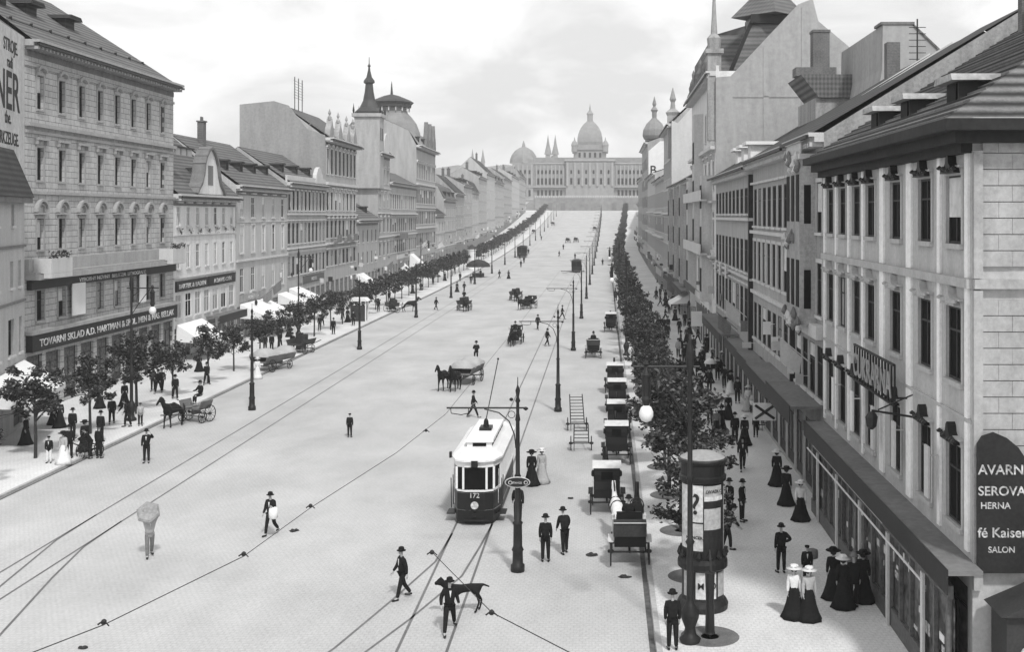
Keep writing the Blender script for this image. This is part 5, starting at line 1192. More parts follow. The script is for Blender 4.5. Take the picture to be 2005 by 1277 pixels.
# horse, facing +Y
def horse_meshes(pose):
    J = {'rump': ((0, -.75, 1.28), (.24, .26)), 'loin': ((0, -.3, 1.27), (.26, .27)), 'barrel': ((0, .15, 1.2), (.28, .3)), 'chest': ((0, .55, 1.22), (.22, .28)),
         'neck1': ((0, .85, 1.5), (.12, .2)), 'neck2': ((0, 1.05, 1.78), (.085, .14)), 'poll': ((0, 1.18, 1.93), (.075, .1)), 'face': ((0, 1.42, 1.76), (.065, .085)), 'muzzle': ((0, 1.58, 1.6), (.05, .055)),
         'earl': ((-.06, 1.14, 2.08), .018), 'earr': ((.06, 1.14, 2.08), .018)}
    E = [('rump', 'loin'), ('loin', 'barrel'), ('barrel', 'chest'), ('chest', 'neck1'), ('neck1', 'neck2'), ('neck2', 'poll'), ('poll', 'face'), ('face', 'muzzle'), ('poll', 'earl'), ('poll', 'earr')]
    for n, s, a in (('l', -1, .12), ('r', 1, -.12)):
        a = a if pose else 0
        J.update({'st'+n: ((s*.14, -.72+a*.5, .98), (.12, .15)), 'hk'+n: ((s*.15, -.95+a, .55), (.055, .07)), 'ft'+n: ((s*.15, -.86+a*1.5, .14), .045), 'hh'+n: ((s*.15, -.8+a*1.5, .04), .065),
                  'fe'+n: ((s*.13, .52-a*.5, .92), (.08, .11)), 'fk'+n: ((s*.13, .55-a, .5), .052), 'ff'+n: ((s*.13, .53-a*1.3, .13), .042), 'fh'+n: ((s*.13, .58-a*1.3, .04), .06)})
        E += [('rump', 'st'+n), ('st'+n, 'hk'+n), ('hk'+n, 'ft'+n), ('ft'+n, 'hh'+n), ('chest', 'fe'+n), ('fe'+n, 'fk'+n), ('fk'+n, 'ff'+n), ('ff'+n, 'fh'+n)]
    J = {k: (Vector(v[0]), v[1]) for k, v in J.items()}
    b = skin_mesh('horse', J, E, CLOTH, 1, 'barrel')
    t = MB(); t.tube([(0, -.98, 1.35), (0, -1.1, 1.15), (0, -1.12, .8), (0, -1.08, .5)], [.04, .07, .08, .02], 6)
    mn = MB(); mn.tube([(0, .75, 1.72), (0, .95, 1.95), (0, 1.1, 2.06)], [.03, .04, .03], 5)
    h = MB(); 
    for y, r_ in ((.5, .33), (-.1, .315)):
        for k in range(14):
            a0, a1 = 2*math.pi*k/14, 2*math.pi*(k+1)/14
            h.tube([(r_*.88*C_(a0), y, 1.22+r_*S(a0)), (r_*.88*C_(a1), y, 1.22+r_*S(a1))], .022, 4)
    h.tube([(.27, .5, 1.2), (.3, -.6, 1.1), (.28, -1.5, 1.0)], .02, 4); h.tube([(-.27, .5, 1.2), (-.3, -.6, 1.1), (-.28, -1.5, 1.0)], .02, 4)
    return b, t.mesh('tail', HAIR, True), mn.mesh('mane', HAIR, True), h.mesh('harness', BLACK)
HM = horse_meshes(1)
def horse(X, Y, head, label, m_=None, group=None):
    o = link('horse', HM[0], None, (X, Y, T(Y)), R(head)); tag(o, label, 'horse', group)
    for k, nm in ((1, 'tail'), (2, 'mane'), (3, 'harness')): link(nm, HM[k], o)
    if m_:
        for c in [o]+[c for c in o.children if c.name.startswith('tail') and m_ is CLOTHW]: c.material_slots[0].link = 'OBJECT'; c.material_slots[0].material = m_
    return o

# ================================================================== carriages
def wheel_mesh(r, spokes=10, th=.05):
    m = MB(); n = 18
    for k in range(n):
        a0, a1 = 2*math.pi*k/n, 2*math.pi*(k+1)/n
        m.tube([(0, r*C_(a0), r*S(a0)), (0, r*C_(a1), r*S(a1))], th*.6, 5)
    for k in range(spokes): a = 2*math.pi*k/spokes; m.tube([(0, 0, 0), (0, r*.97*C_(a), r*.97*S(a))], th*.32, 4)
    m.lathe([(.03, -.12), (.07, -.08), (.07, .08), (.03, .12)], (0, 0, 0), 8, ax='x'); return m.mesh('wheel', IRON)
WB, WS = wheel_mesh(.52, 12), wheel_mesh(.38, 10)
def cab(X, Y, head, label, closed=True, group=None, roofm=None):
    rt = empty('horse_cab', (X, Y, T(Y)), R(head), label, 'carriage', group)
    prof = [(-.85, .75), (-.95, 1.15), (-.92, 1.5), (.2, 1.5), (.32, 1.1), (.25, .72), (-.2, .62)]
    m = MB(); m.prism(prof, -.58, .58, 'yz'); m.build('body', BLACK, rt)
    if closed:
        m = MB(); m.prism([(-.92, 1.5), (-1.0, 1.8), (-.95, 2.12), (.22, 2.12), (.2, 1.5)], -.56, .56, 'yz'); m.build('hood', BLACK, rt)
        m = MB(); m.prism([(-1.06, 2.12), (-.9, 2.24), (-.3, 2.3), (.3, 2.2), (.32, 2.12)], -.64, .64, 'yz'); m.build('roof', roofm or mat('cab_top', .6, .8, .15, 6), rt)
        for s in (-1, 1): m = MB(); m.box(s*.575-.012, s*.575+.012, -.6, -.1, 1.52, 2.0); m.build('window', GLASS, rt)
        m = MB(); m.box(-.25, .25, -1.0, -.985, 1.6, 1.95); m.build('window', GLASS, rt)
    else:
        m = MB(); m.prism([(-1.25, 1.25), (-1.2, 1.75), (-.85, 1.8), (-.8, 1.5)], -.62, .62, 'yz'); m.build('hood', CLOTHG, rt)
        m = MB(); m.tube([(-.62, -.9, 1.52), (-.62, -1.25, 1.76), (.62, -1.25, 1.76), (.62, -.9, 1.52)], .022, 5); m.build('trim_rail', TRIM, rt)
    m = MB(); m.box(-.5, .5, .55, 1.0, 1.3, 1.42); m.box(-.48, .48, .45, .56, 1.3, 1.75); m.box(-.48, .48, .95, 1.35, .85, .93); m.prism([(1.3, .9), (1.55, 1.35), (1.5, 1.38), (1.25, .95)], -.48, .48, 'yz'); m.build('driver_seat', BLACK, rt)
    m = MB(); m.tube([(0, -.7, .52), (0, 1.1, .52)], .05, 5); m.tube([(-.62, -.65, .52), (.62, -.65, .52)], .04, 5); m.tube([(-.55, 1.1, .4), (.55, 1.1, .4)], .04, 5); m.box(-.3, .3, .3, .5, .5, .8); m.box(-.45, .45, .9, 1.1, .42, .86)
    for s in (-1, 1): m.tube([(s*.35, 1.1, .6), (s*.42, 2.0, .9), (s*.38, 3.6, 1.1)], .03, 5)
    m.build('undercarriage', IRON, rt)
    for s in (-1, 1): link('wheel', WB, rt, (s*.72, -.65, .54)); link('wheel', WS, rt, (s*.66, 1.1, .40)); m = MB(); m.prism([(-1.1, 1.05), (-.65, 1.2), (-.2, 1.05), (-.2, 1.01), (-.65, 1.15), (-1.1, 1.0)], s*.72-.1, s*.72+.1, 'yz'); m.build('mudguard', TRIM if not closed else BLACK, rt)
    for s in (-1, 1): m = MB(); m.lathe([(.03, -.12), (.08, -.08), (.08, .1), (.03, .18)], (s*.62, .42, 1.55), 8); m.build('lantern', GOLD if not closed else IRON, rt)
    return rt
def wagon(X, Y, head, label, load=None, length=3.0, group=None):
    rt = empty('wagon', (X, Y, T(Y)), R(head), label, 'wagon', group); l = length/2
    m = MB(); m.box(-.7, .7, -l, l, .85, .95)
    for s in (-1, 1): m.prism([(s*.7, .95), (s*.74, .95), (s*.92, 1.4), (s*.88, 1.4)], -l, l)
    m.tube([(-.75, -l*.6, .5), (.75, -l*.6, .5)], .05, 5); m.tube([(-.7, l*.6, .42), (.7, l*.6, .42)], .05, 5); m.box(-.1, .1, -l*.6, l*.6, .5, .84)
    m.tube([(0, l*.6, .5), (0, l+2.6, .9)], .04, 5); m.build('bed', WOOD if load != 'dark' else DWOOD, rt)
    for s in (-1, 1): link('wheel', WB, rt, (s*.84, -l*.6, .54)); link('wheel', WS, rt, (s*.8, l*.6, .40))
    if load:
        q = random.Random(3); m = MB(); k = 10
        if load == 'cloth':
            n = 9; vs = []; 
            for i in range(n+1):
                for j in range(9):
                    y = -l+i*2*l/n; a = math.pi*j/8; hh = (.55+.25*S(i*.9))*(1-abs(i/n-.5)*.5); vs.append((-.9*C_(a)*(1+.05*S(i*2.1+j)), y, 1.35+hh*S(a)+.04*S(i*1.7+j*2)))
            m.add(vs, [(i*9+j, i*9+j+1, (i+1)*9+j+1, (i+1)*9+j) for i in range(n) for j in range(8)]+[tuple(range(9)), tuple(reversed(range(n*9, n*9+9)))]); m.build('cover', CLOTHL, rt, smooth=True)
        else:
            for i in range(8): x = q.uniform(-.5, .5); y = q.uniform(-l+.3, l-.3); m.box(x-.25, x+.25, y-.3, y+.3, .96, 1.4+q.random()*.6)
            m.build('load', CLOTHG, rt)
    return rt
def ladder_cart(X, Y, head, label, ln=2.6, rise=.2):
    rt = empty('handcart', (X, Y, T(Y)), R(head), label, 'handcart', 'ladder-like handcarts by the cab rank')
    m = MB()
    for s in (-1, 1): m.tube([(s*.42, -.5, .55), (s*.40, ln-.5, .55+rise)], .035, 5)
    for k in range(int(ln/.32)): t_ = (.05+k*.32)/ln; m.tube([(-.42, -.5+t_*ln, .55+t_*rise), (.42, -.5+t_*ln, .55+t_*rise)], .025, 4)
    m.tube([(-.62, 0, .4), (.62, 0, .4)], .035, 5); m.tube([(-.4, -.5, .55), (-.4, -.5, .05)], .02, 4); m.build('frame', IRON, rt)
    for s in (-1, 1): link('wheel', WS, rt, (s*.58, 0, .40))
    return rt

PEOPLE = [
    ('m', 'stride', -4.75, 37.44, 20, 'k', 'k', 'k', 'man in bowler and black suit striding toward the camera at the bottom middle', None),
    ('m', 'walk2', -6.8, 40.62, -60, 'k', 'k', 'k', 'man in bowler hat walking left across the rails at the bottom', None),
    ('m', 'carry', -13.6, 48.71, -15, 'k', 'k', 'k', 'man in dark suit walking with a white parcel under his arm', None),
    ('m', 'load', -17.42, 45.59, 30, 'l', 'm', 'l', 'person stooping under a big pale load near the left track', None),
    ('b', 'stand', -14.86, 70.16, 180, 'k', 'k', 'k', 'lone boy in cap standing in the open middle of the road', None),
    ('m', 'hat', -24.22, 62.94, 10, 'k', 'k', 'k', 'man raising his arm to his hat beside the left kerb', None),
    ('m', 'walk', -3.47, 50.56, 185, 'k', 'k', 'k', 'man in dark suit walking right behind the nearest tram mast', None),
    ('w', 'stand', -3.29, 57.72, 0, 'k', 'k', 'k', 'lady in black dress and big plumed hat beside the tram', None),
    ('w', 'stand', -2.81, 58.16, 15, 'l', 'l', 'w', 'lady in pale gown standing behind the black-dressed lady', None),
    ('m', 'stand', -2.03, 44.99, 180, 'k', 'k', 'k', 'man in bowler seen from behind beside his leaning companion near the cab rank', None),
    ('m', 'bend', -1.32, 46.07, 200, 'k', 'k', 'k', 'man in black leaning with swinging coat near the cab rank', None),
    ('m', 'walk', -8.21, 77.05, 100, 'k', 'k', 'k', 'man striding past the front loaded wagon just behind the tram', None),
    ('m', 'walk', -4.63, 149.95, 90, 'k', 'k', 'k', 'man walking between the second and third middle masts', None),
    ('m', 'walk2', -5.18, 119.03, 120, 'k', 'k', 'k', 'man with a bundle walking beside the second middle mast', None),
    ('m', 'walk', -7.03, 135.96, 30, 'k', 'k', 'k', 'man walking right of the four-wheeled carriage in mid-road', None),
    ('m', 'walk', -22.74, 164.46, 60, 'k', 'k', 'k', 'man striding alone on the left tram track', None),
    ('w', 'stand', -24.35, 202.17, 0, 'k', 'k', 'k', 'woman in dark skirt on the road right of the fourth left mast', 'people crossing the middle distance of the road'),
    ('m', 'walk', -23.12, 202.17, 40, 'k', 'k', 'k', 'man walking just right of the dark-skirted woman in mid-road', 'people crossing the middle distance of the road'),
    ('m', 'stand', -24.43, 224.72, 0, 'k', 'k', 'k', 'left one of two figures at the foot of the fifth left mast', 'people crossing the middle distance of the road'),
    ('m', 'walk', -25.13, 235.9, 0, 'k', 'k', 'k', 'right one of two figures at the foot of the fifth left mast', 'people crossing the middle distance of the road'),
    ('m', 'stand', -24.55, 244.43, 0, 'k', 'k', 'k', 'figure standing by itself right of the fifth left mast', 'people crossing the middle distance of the road'),
    ('m', 'walk', -20.47, 242.68, 50, 'k', 'k', 'k', 'figure leaning over a barrow in the middle distance', 'people crossing the middle distance of the road'),
    ('w', 'stand', -18.44, 240.96, 0, 'k', 'k', 'k', 'small dark woman right of the figure with the barrow', 'people crossing the middle distance of the road'),
    ('m', 'stand', -21.57, 322.21, 0, 'k', 'k', 'k', 'tiny figure standing below the far omnibus, left', 'people far up the road'),
    ('m', 'walk', -19.18, 302.14, 0, 'k', 'k', 'k', 'tiny figure walking below the far omnibus, right', 'people far up the road'),
    ('m', 'stand', -18.75, 283.77, 0, 'k', 'k', 'k', 'tiny figure nearest the camera below the far omnibus', 'people far up the road'),
    ('m', 'stand', -20.84, 349.87, 0, 'k', 'k', 'k', 'tiny figure by a far left mast near the top', 'people far up the road'),
    ('m', 'walk', -11.24, 335.67, 60, 'k', 'k', 'k', 'tiny walking figure in the empty centre of the far road', 'people far up the road'),
    ('m', 'stand', -6.44, 322.21, 0, 'k', 'k', 'k', 'tiny figure just left of the far tramcar', 'people far up the road'),
    ('m', 'stand', -11.32, 377.38, 0, 'k', 'k', 'k', 'tiny figure far up the road, right of its middle, all alone', 'people far up the road'),
    ('m', 'stand', -21.51, 441.76, 0, 'k', 'k', 'k', 'tiny figure far up the road, left of its middle, all alone', 'people far up the road'),
    ('m', 'walk', 1.02, 292.75, 0, 'k', 'k', 'k', 'figure walking on the road beside the far right trees', 'people far up the road'),
    ('m', 'stand', 2.53, 242.68, 0, 'k', 'k', 'k', 'figure standing at the far right kerb', 'people far up the road'),
    ('w', 'stand', -32.83, 67.36, 90, 'k', 'k', 'k', 'woman in wide dark skirt beside the nearest left tree trunk', None),
    ('b', 'stand', -29.18, 62.37, 10, 'k', 'w', 'k', 'child with white apron by the nearest left tree', None),
    ('w', 'stand', -28.3, 62.12, -20, 'l', 'w', 'k', 'girl in light dress facing the group at the left kerb', None),
    ('m', 'stand', -30.92, 69.05, 180, 'k', 'k', 'k', 'man in long coat left of the second left tree trunk', None),
    ('m', 'stand', -28.63, 63.55, 200, 'k', 'k', 'k', 'man with back turned beside the girl in the light dress', None),
    ('w', 'stand', -33.35, 72.7, 30, 'k', 'k', 'k', 'woman in black at the back of the left kerb group', None),
    ('w', 'stand', -34.22, 73.76, -30, 'k', 'k', 'k', 'woman in black half hidden under the left trees', None),
    ('m', 'work', -27.72, 64.13, -60, 'k', 'k', 'k', 'man bending over the handcart at the left kerb', None),
    ('m', 'stand', -28.88, 68.12, 170, 'k', 'k', 'k', 'tall man in dark coat right of the second left tree', None),
    ('m', 'stand', -27.27, 64.13, 170, 'k', 'k', 'k', 'man behind the handcart at the left kerb, nearest to it', None),
    ('w', 'stand', -28.64, 65.47, 40, 'k', 'k', 'k', 'woman in dark dress between the second left tree and the handcart', None),
    ('m', 'walk', -30.64, 73.94, 200, 'k', 'k', 'k', 'man in flaring overcoat walking under the left trees', None),
    ('w', 'stand', -33.98, 79.98, 0, 'k', 'k', 'k', 'woman in dark skirt in front of the shop windows, left pavement', None),
    ('w', 'stand', -32.62, 80.84, 40, 'k', 'k', 'k', 'woman in triangular dark cape behind the left arc lamp', None),
    ('m', 'bend', -29.28, 73.05, -40, 'k', 'k', 'k', 'man leaning at the foot of the left arc lamp', None),
    ('b', 'stand', -28.63, 73.4, 30, 'l', 'k', 'k', 'boy in light jacket beside the left arc lamp', None),
    ('m', 'stand', -33.22, 87.61, 0, 'd', 'k', 'k', 'left one of three people chatting on the left pavement', None),
    ('m', 'walk', -32.55, 86.86, 0, 'k', 'k', 'k', 'middle one of three people chatting on the left pavement', None),
    ('m', 'walk2', -32.48, 87.36, 0, 'k', 'k', 'k', 'right one of three people chatting on the left pavement', None),
    ('m', 'walk2', -30.18, 83.74, 30, 'k', 'k', 'k', 'man standing right against the fourth left tree trunk', None),
    ('w', 'stand', -33.57, 98.74, 0, 'k', 'k', 'k', 'woman in black left of the fifth left tree trunk', None),
    ('m', 'walk', -30.36, 91.03, 180, 'k', 'k', 'k', 'man passing the fifth left tree trunk', None),
    ('w', 'stand', -27.68, 95.3, 30, 'w', 'w', 'w', 'person in long white clothes at the tail of the covered wagon', None),
    ('m', 'stand', -31.99, 112.69, 0, 'k', 'k', 'k', 'man in black behind the covered wagon, left', None),
    ('m', 'stand', -31.36, 112.69, 0, 'k', 'k', 'k', 'man in black behind the covered wagon, middle', None),
    ('m', 'walk', -31.51, 116.15, 0, 'k', 'k', 'k', 'man in black behind the covered wagon, right', None),
    ('m', 'stand', -29.57, 113.54, 0, 'k', 'k', 'k', 'man standing between the two carts at the left kerb', None),
    ('m', 'stand', -29.42, 115.26, 90, 'k', 'k', 'k', 'man in dark suit at the second left cart', None),
    ('w', 'stand', -33.42, 126.84, 0, 'k', 'k', 'k', 'woman in dark dress in front of the second left awning', None),
    ('m', 'stand', -31.7, 133.54, 0, 'k', 'k', 'k', 'left man of the pair by the seventh left tree', 'passers-by on the middle left pavement'),
    ('m', 'walk', -32.56, 138.42, 0, 'k', 'k', 'k', 'right man of the pair by the seventh left tree', 'passers-by on the middle left pavement'),
    ('m', 'stand', -29.23, 129.55, 180, 'k', 'k', 'k', 'man standing alone at the left kerb with hands on hips', 'passers-by on the middle left pavement'),
    ('m', 'walk', -32.21, 147.87, 0, 'k', 'k', 'k', 'man walking toward the white kiosk frame on the left pavement', 'passers-by on the middle left pavement'),
    ('w', 'stand', -30.82, 144.35, 0, 'k', 'k', 'k', 'woman in black on the left pavement before the third left mast', 'passers-by on the middle left pavement'),
    ('m', 'stand', -29.15, 139.7, 0, 'k', 'k', 'k', 'man standing just left of the second left mast', 'passers-by on the middle left pavement'),
    ('w', 'stand', -32.32, 161.24, 0, 'k', 'k', 'k', 'woman in black right of the second left mast', 'passers-by on the middle left pavement'),
    ('m', 'stand', -29.9, 159.55, 0, 'k', 'k', 'k', 'man in black near the parked pony trap', 'passers-by on the middle left pavement'),
    ('m', 'walk', -31.6, 177.27, 0, 'k', 'k', 'k', 'man walking behind the parked pony trap', 'passers-by on the middle left pavement'),
    ('w', 'stand', -31.12, 196.62, 0, 'k', 'k', 'k', 'woman in black at the third left mast', 'passers-by on the middle left pavement'),
    ('w', 'stand', -30.4, 232.31, 0, 'k', 'k', 'k', 'woman in black under the far left trees', 'passers-by on the middle left pavement'),
    ('m', 'stand', -27.41, 232.61, 0, 'k', 'k', 'k', 'man at the left kerb near the far umbrella', 'passers-by on the middle left pavement'),
    ('m', 'stand', -31.99, 260.93, 0, 'k', 'k', 'k', 'man in black under the far left trees', 'passers-by on the middle left pavement'),
    ('m', 'walk', -31.39, 222.83, 0, 'k', 'k', 'k', 'walking man under the far left trees', 'passers-by on the middle left pavement'),
    ('m', 'stand', 2.24, 35.54, 180, 'k', 'k', 'k', 'man in bowler and dark suit seen from behind at the bottom right beside the lamp', None),
    ('w', 'stand', 6.39, 38.37, -10, 'w', 'k', 'w', 'left of two ladies in white blouses and long black skirts', None),
    ('w', 'stand', 6.84, 38.18, 10, 'l', 'k', 'w', 'right of two ladies in white blouses and long black skirts', None),
    ('b', 'stand', 7.41, 41.75, 0, 'k', 'k', 'k', 'child in wide hat holding a basket behind the two white-bloused ladies', None),
    ('m', 'hip', 6.72, 43.18, 190, 'k', 'k', 'k', 'young man with hand on hip seen from behind on the right pavement', None),
    ('w', 'stand', 8.07, 40.36, 180, 'k', 'k', 'k', 'lady in black with a basket, leftmost at the near right shop window', None),
    ('w', 'stand', 8.21, 39.42, 180, 'k', 'k', 'w', 'lady in black with white hat in the near right shop window group', None),
    ('m', 'stand', 8.57, 39.42, 180, 'k', 'k', 'm', 'stout man in black in the near right shop window group', None),
    ('w', 'stand', 9.02, 40.04, 160, 'k', 'k', 'k', 'lady in black rightmost at the near right shop window', None),
    ('w', 'stand', 8.68, 57.2, 170, 'k', 'k', 'w', 'lady in black with large white hat walking away by the shop posts', None),
    ('w', 'stand', 8.54, 53.37, 150, 'k', 'k', 'k', 'tall lady in long black dress on the right pavement', None),
    ('w', 'stand', 8.71, 50.61, 0, 'w', 'k', 'w', 'lady in white blouse and dark skirt with a parasol', None),
    ('m', 'stand', 5.65, 50.61, -60, 'k', 'k', 'k', 'left man of two conversing behind the advertising column', None),
    ('m', 'stand', 6.16, 50.44, 60, 'k', 'k', 'k', 'right man of two conversing behind the advertising column', None),
    ('m', 'bend', 5.07, 46.28, 90, 'k', 'k', 'k', 'man stooping with a bag beside the advertising column', None),
    ('m', 'walk', 7.42, 60.51, 0, 'k', 'k', 'k', 'man walking toward the camera in the clear middle of the right pavement', None),
    ('m', 'stand', 7.84, 67.51, 180, 'k', 'k', 'k', 'man in black walking arm in arm with a white-hatted lady', None),
    ('w', 'stand', 8.36, 67.22, 180, 'k', 'k', 'w', 'white-hatted lady arm in arm with a man in black', None),
    ('b', 'stand', 9.31, 69.53, 180, 'k', 'k', 'k', 'child walking right of the arm-in-arm couple', None),
    ('m', 'stand', 6.96, 73.4, 180, 'k', 'k', 'k', 'man in black close beside the crown of the near right tree', None),
    ('w', 'stand', 6.98, 69.53, 0, 'm', 'k', 'w', 'lady with light hat under the near right tree', None),
    ('w', 'stand', 7.4, 70.66, 0, 'k', 'k', 'k', 'woman in black half hidden by the near right tree', None),
    ('w', 'stand', 8.35, 75.6, 0, 'k', 'k', 'w', 'woman in black with white hat left of the perambulator', None),
    ('w', 'stand', 10.03, 78.74, 0, 'w', 'l', 'w', 'lady all in pale dress among the right pavement crowd', None),
    ('w', 'stand', 7.43, 85.88, 180, 'k', 'k', 'w', 'lady with white parasol hat under the right trees', None),
    ('m', 'stand', 8.22, 87.11, 0, 'k', 'k', 'k', 'man in open black coat on the right pavement', None),
    ('w', 'stand', 9.69, 86.36, 0, 'k', 'w', 'k', 'woman with white apron on the right pavement', None),
    ('m', 'stand', 9.72, 82.15, 0, 'k', 'k', 'k', 'man in black beside the woman in white apron', None),
    ('m', 'walk', 5.94, 93.56, 90, 'd', 'k', 'k', 'man, dark grey coat, black hat, walking sideways, crowd before the long dark-windowed house', 'crowd on the right pavement'),
    ('w', 'stand', 6.53, 91.58, 180, 'd', 'k', 'k', 'woman, dark grey blouse, black hat, standing turned away, crowd before the long dark-windowed house', 'crowd on the right pavement'),
    ('m', 'stand', 7.53, 103.11, 0, 'k', 'k', 'k', 'man, black coat, black hat, standing frontally, crowd before the long dark-windowed house', 'crowd on the right pavement'),
    ('w', 'stand', 7.48, 95.63, 0, 'k', 'k', 'k', 'woman, black blouse, black hat, standing frontally, crowd before the long dark-windowed house', 'crowd on the right pavement'),
    ('m', 'walk', 7.97, 94.44, 0, 'k', 'k', 'd', 'man, black coat, grey hat, walking frontally, crowd before the long dark-windowed house', 'crowd on the right pavement'),
    ('m', 'stand', 9.33, 104.17, 0, 'd', 'k', 'd', 'man, dark grey coat, grey hat, standing frontally, crowd before the long dark-windowed house', 'crowd on the right pavement'),
    ('w', 'stand', 9.76, 100.71, 90, 'd', 'k', 'w', 'woman, dark grey blouse, white hat, standing sideways, crowd before the long dark-windowed house', 'crowd on the right pavement'),
    ('m', 'stand', 9.48, 93.56, 180, 'k', 'k', 'k', 'man, black coat, black hat, standing turned away, crowd before the long dark-windowed house', 'crowd on the right pavement'),
    ('m', 'walk', 9.56, 89.42, 180, 'k', 'k', 'k', 'man, black coat, black hat, walking turned away, crowd before the long dark-windowed house', 'crowd on the right pavement'),
    ('w', 'stand', 10.39, 112.69, 180, 'k', 'k', 'k', 'woman, black blouse, black hat, standing turned away, crowd below the art nouveau house', 'crowd on the right pavement'),
    ('w', 'stand', 9.08, 120.77, 0, 'd', 'k', 'w', 'woman, dark grey blouse, white hat, standing frontally, crowd below the art nouveau house', 'crowd on the right pavement'),
    ('m', 'stand', 8.95, 110.64, 180, 'd', 'k', 'k', 'man, dark grey coat, black hat, standing turned away, crowd before the long dark-windowed house', 'crowd on the right pavement'),
    ('m', 'walk', 10.19, 120.77, 90, 'k', 'k', 'k', 'man, black coat, black hat, walking sideways, crowd below the art nouveau house', 'crowd on the right pavement'),
    ('m', 'walk', 8.9, 129.55, 180, 'k', 'k', 'k', 'man, black coat, black hat, walking turned away, crowd below the art nouveau house', 'crowd on the right pavement'),
    ('m', 'walk', 10.17, 138.42, 0, 'k', 'k', 'k', 'man, black coat, black hat, walking frontally, crowd below the art nouveau house', 'crowd on the right pavement'),
    ('w', 'stand', 10.03, 129.55, 0, 'k', 'k', 'k', 'woman, black blouse, black hat, standing frontally, crowd below the art nouveau house', 'crowd on the right pavement'),
    ('w', 'stand', 9.55, 146.44, 180, 'd', 'k', 'k', 'woman, dark grey blouse, black hat, standing turned away, crowd below the art nouveau house', 'crowd on the right pavement'),
    ('m', 'stand', 9.33, 155.46, 0, 'k', 'k', 'k', 'man, black coat, black hat, standing frontally, crowd below the art nouveau house', 'crowd on the right pavement'),
    ('m', 'stand', 10.68, 155.46, 90, 'k', 'k', 'd', 'man, black coat, grey hat, standing sideways, crowd below the art nouveau house', 'crowd on the right pavement'),
    ('m', 'stand', 10.75, 169.35, 180, 'k', 'k', 'k', 'man, black coat, black hat, standing turned away, far crowd of the right pavement', 'crowd on the right pavement'),
    ('w', 'stand', 10.22, 179.37, 180, 'k', 'k', 'k', 'woman, black blouse, black hat, standing turned away, far crowd of the right pavement', 'crowd on the right pavement'),
    ('m', 'stand', 11.6, 190.57, 180, 'd', 'k', 'k', 'man, dark grey coat, black hat, standing turned away, far crowd of the right pavement', 'crowd on the right pavement'),
    ('m', 'walk', 10.8, 200.41, 90, 'k', 'k', 'k', 'man, black coat, black hat, walking sideways, far crowd of the right pavement', 'crowd on the right pavement'),
    ('m', 'stand', 12.37, 213.96, 0, 'k', 'k', 'k', 'man, black coat, black hat, standing frontally, far crowd of the right pavement', 'crowd on the right pavement'),
    ('w', 'stand', 11.67, 227.49, 90, 'k', 'k', 'w', 'woman, black blouse, white hat, standing sideways, far crowd of the right pavement', 'crowd on the right pavement'),
    ('m', 'stand', 13.19, 240.71, 90, 'k', 'k', 'd', 'man, black coat, grey hat, standing sideways, far crowd of the right pavement', 'crowd on the right pavement'),
    ('m', 'walk', 12.22, 253.29, 0, 'k', 'k', 'k', 'man, black coat, black hat, walking frontally, far crowd of the right pavement', 'crowd on the right pavement'),
    ('w', 'stand', 13.8, 268.93, 0, 'k', 'k', 'k', 'woman, black blouse, black hat, standing frontally, far crowd of the right pavement', 'crowd on the right pavement'),
    ('m', 'walk', 12.93, 286.05, 0, 'k', 'k', 'd', 'man, black coat, grey hat, walking frontally, far crowd of the right pavement', 'crowd on the right pavement'),
    ('m', 'walk', 13.2, 309.73, 180, 'k', 'k', 'k', 'man, black coat, black hat, walking turned away, far crowd of the right pavement', 'crowd on the right pavement'),
    ('w', 'stand', 8.66, 98.1, 180, 'k', 'k', 'k', 'woman, black blouse, black hat, standing turned away, crowd before the long dark-windowed house', 'crowd on the right pavement'),
    ('m', 'stand', 10.69, 107.88, 90, 'k', 'k', 'd', 'man, black coat, grey hat, standing sideways, crowd before the long dark-windowed house', 'crowd on the right pavement'),
    ('w', 'stand', 10.39, 98.74, 90, 'm', 'k', 'w', 'woman, grey blouse, white hat, standing sideways, crowd before the long dark-windowed house', 'crowd on the right pavement'),
    ('m', 'walk', 10.55, 91.58, 90, 'k', 'k', 'k', 'man, black coat, black hat, walking sideways, crowd before the long dark-windowed house', 'crowd on the right pavement'),
    ('m', 'walk', 8.59, 92.7, 90, 'k', 'k', 'd', 'man, black coat, grey hat, walking sideways, crowd before the long dark-windowed house', 'crowd on the right pavement'),
    ('w', 'stand', 8.34, 102.07, 90, 'k', 'k', 'k', 'woman, black blouse, black hat, standing sideways, crowd before the long dark-windowed house', 'crowd on the right pavement'),
    ('m', 'walk', 7.37, 108.65, 180, 'l', 'k', 'd', 'man, pale coat, grey hat, walking turned away, crowd before the long dark-windowed house', 'crowd on the right pavement'),
    ('w', 'stand', 8.13, 116.15, 90, 'd', 'k', 'k', 'woman, dark grey blouse, black hat, standing sideways, crowd below the art nouveau house', 'crowd on the right pavement'),
    ('m', 'walk', 9.81, 164.75, 90, 'd', 'k', 'd', 'man, dark grey coat, grey hat, walking sideways, crowd below the art nouveau house', 'crowd on the right pavement'),
    ('m', 'stand', 5.48, 170.3, 0, 'd', 'k', 'k', 'man, dark grey coat, black hat, standing frontally, far crowd of the right pavement', 'crowd on the right pavement'),
    ('m', 'stand', 9.96, 161.24, 0, 'k', 'k', 'd', 'man, black coat, grey hat, standing frontally, crowd below the art nouveau house', 'crowd on the right pavement'),
    ('m', 'walk', 5.18, 138.42, 180, 'd', 'k', 'k', 'man, dark grey coat, black hat, walking turned away, crowd below the art nouveau house', 'crowd on the right pavement'),
    ('m', 'walk', 7.33, 131.8, 180, 'k', 'k', 'd', 'man, black coat, grey hat, walking turned away, crowd below the art nouveau house', 'crowd on the right pavement'),
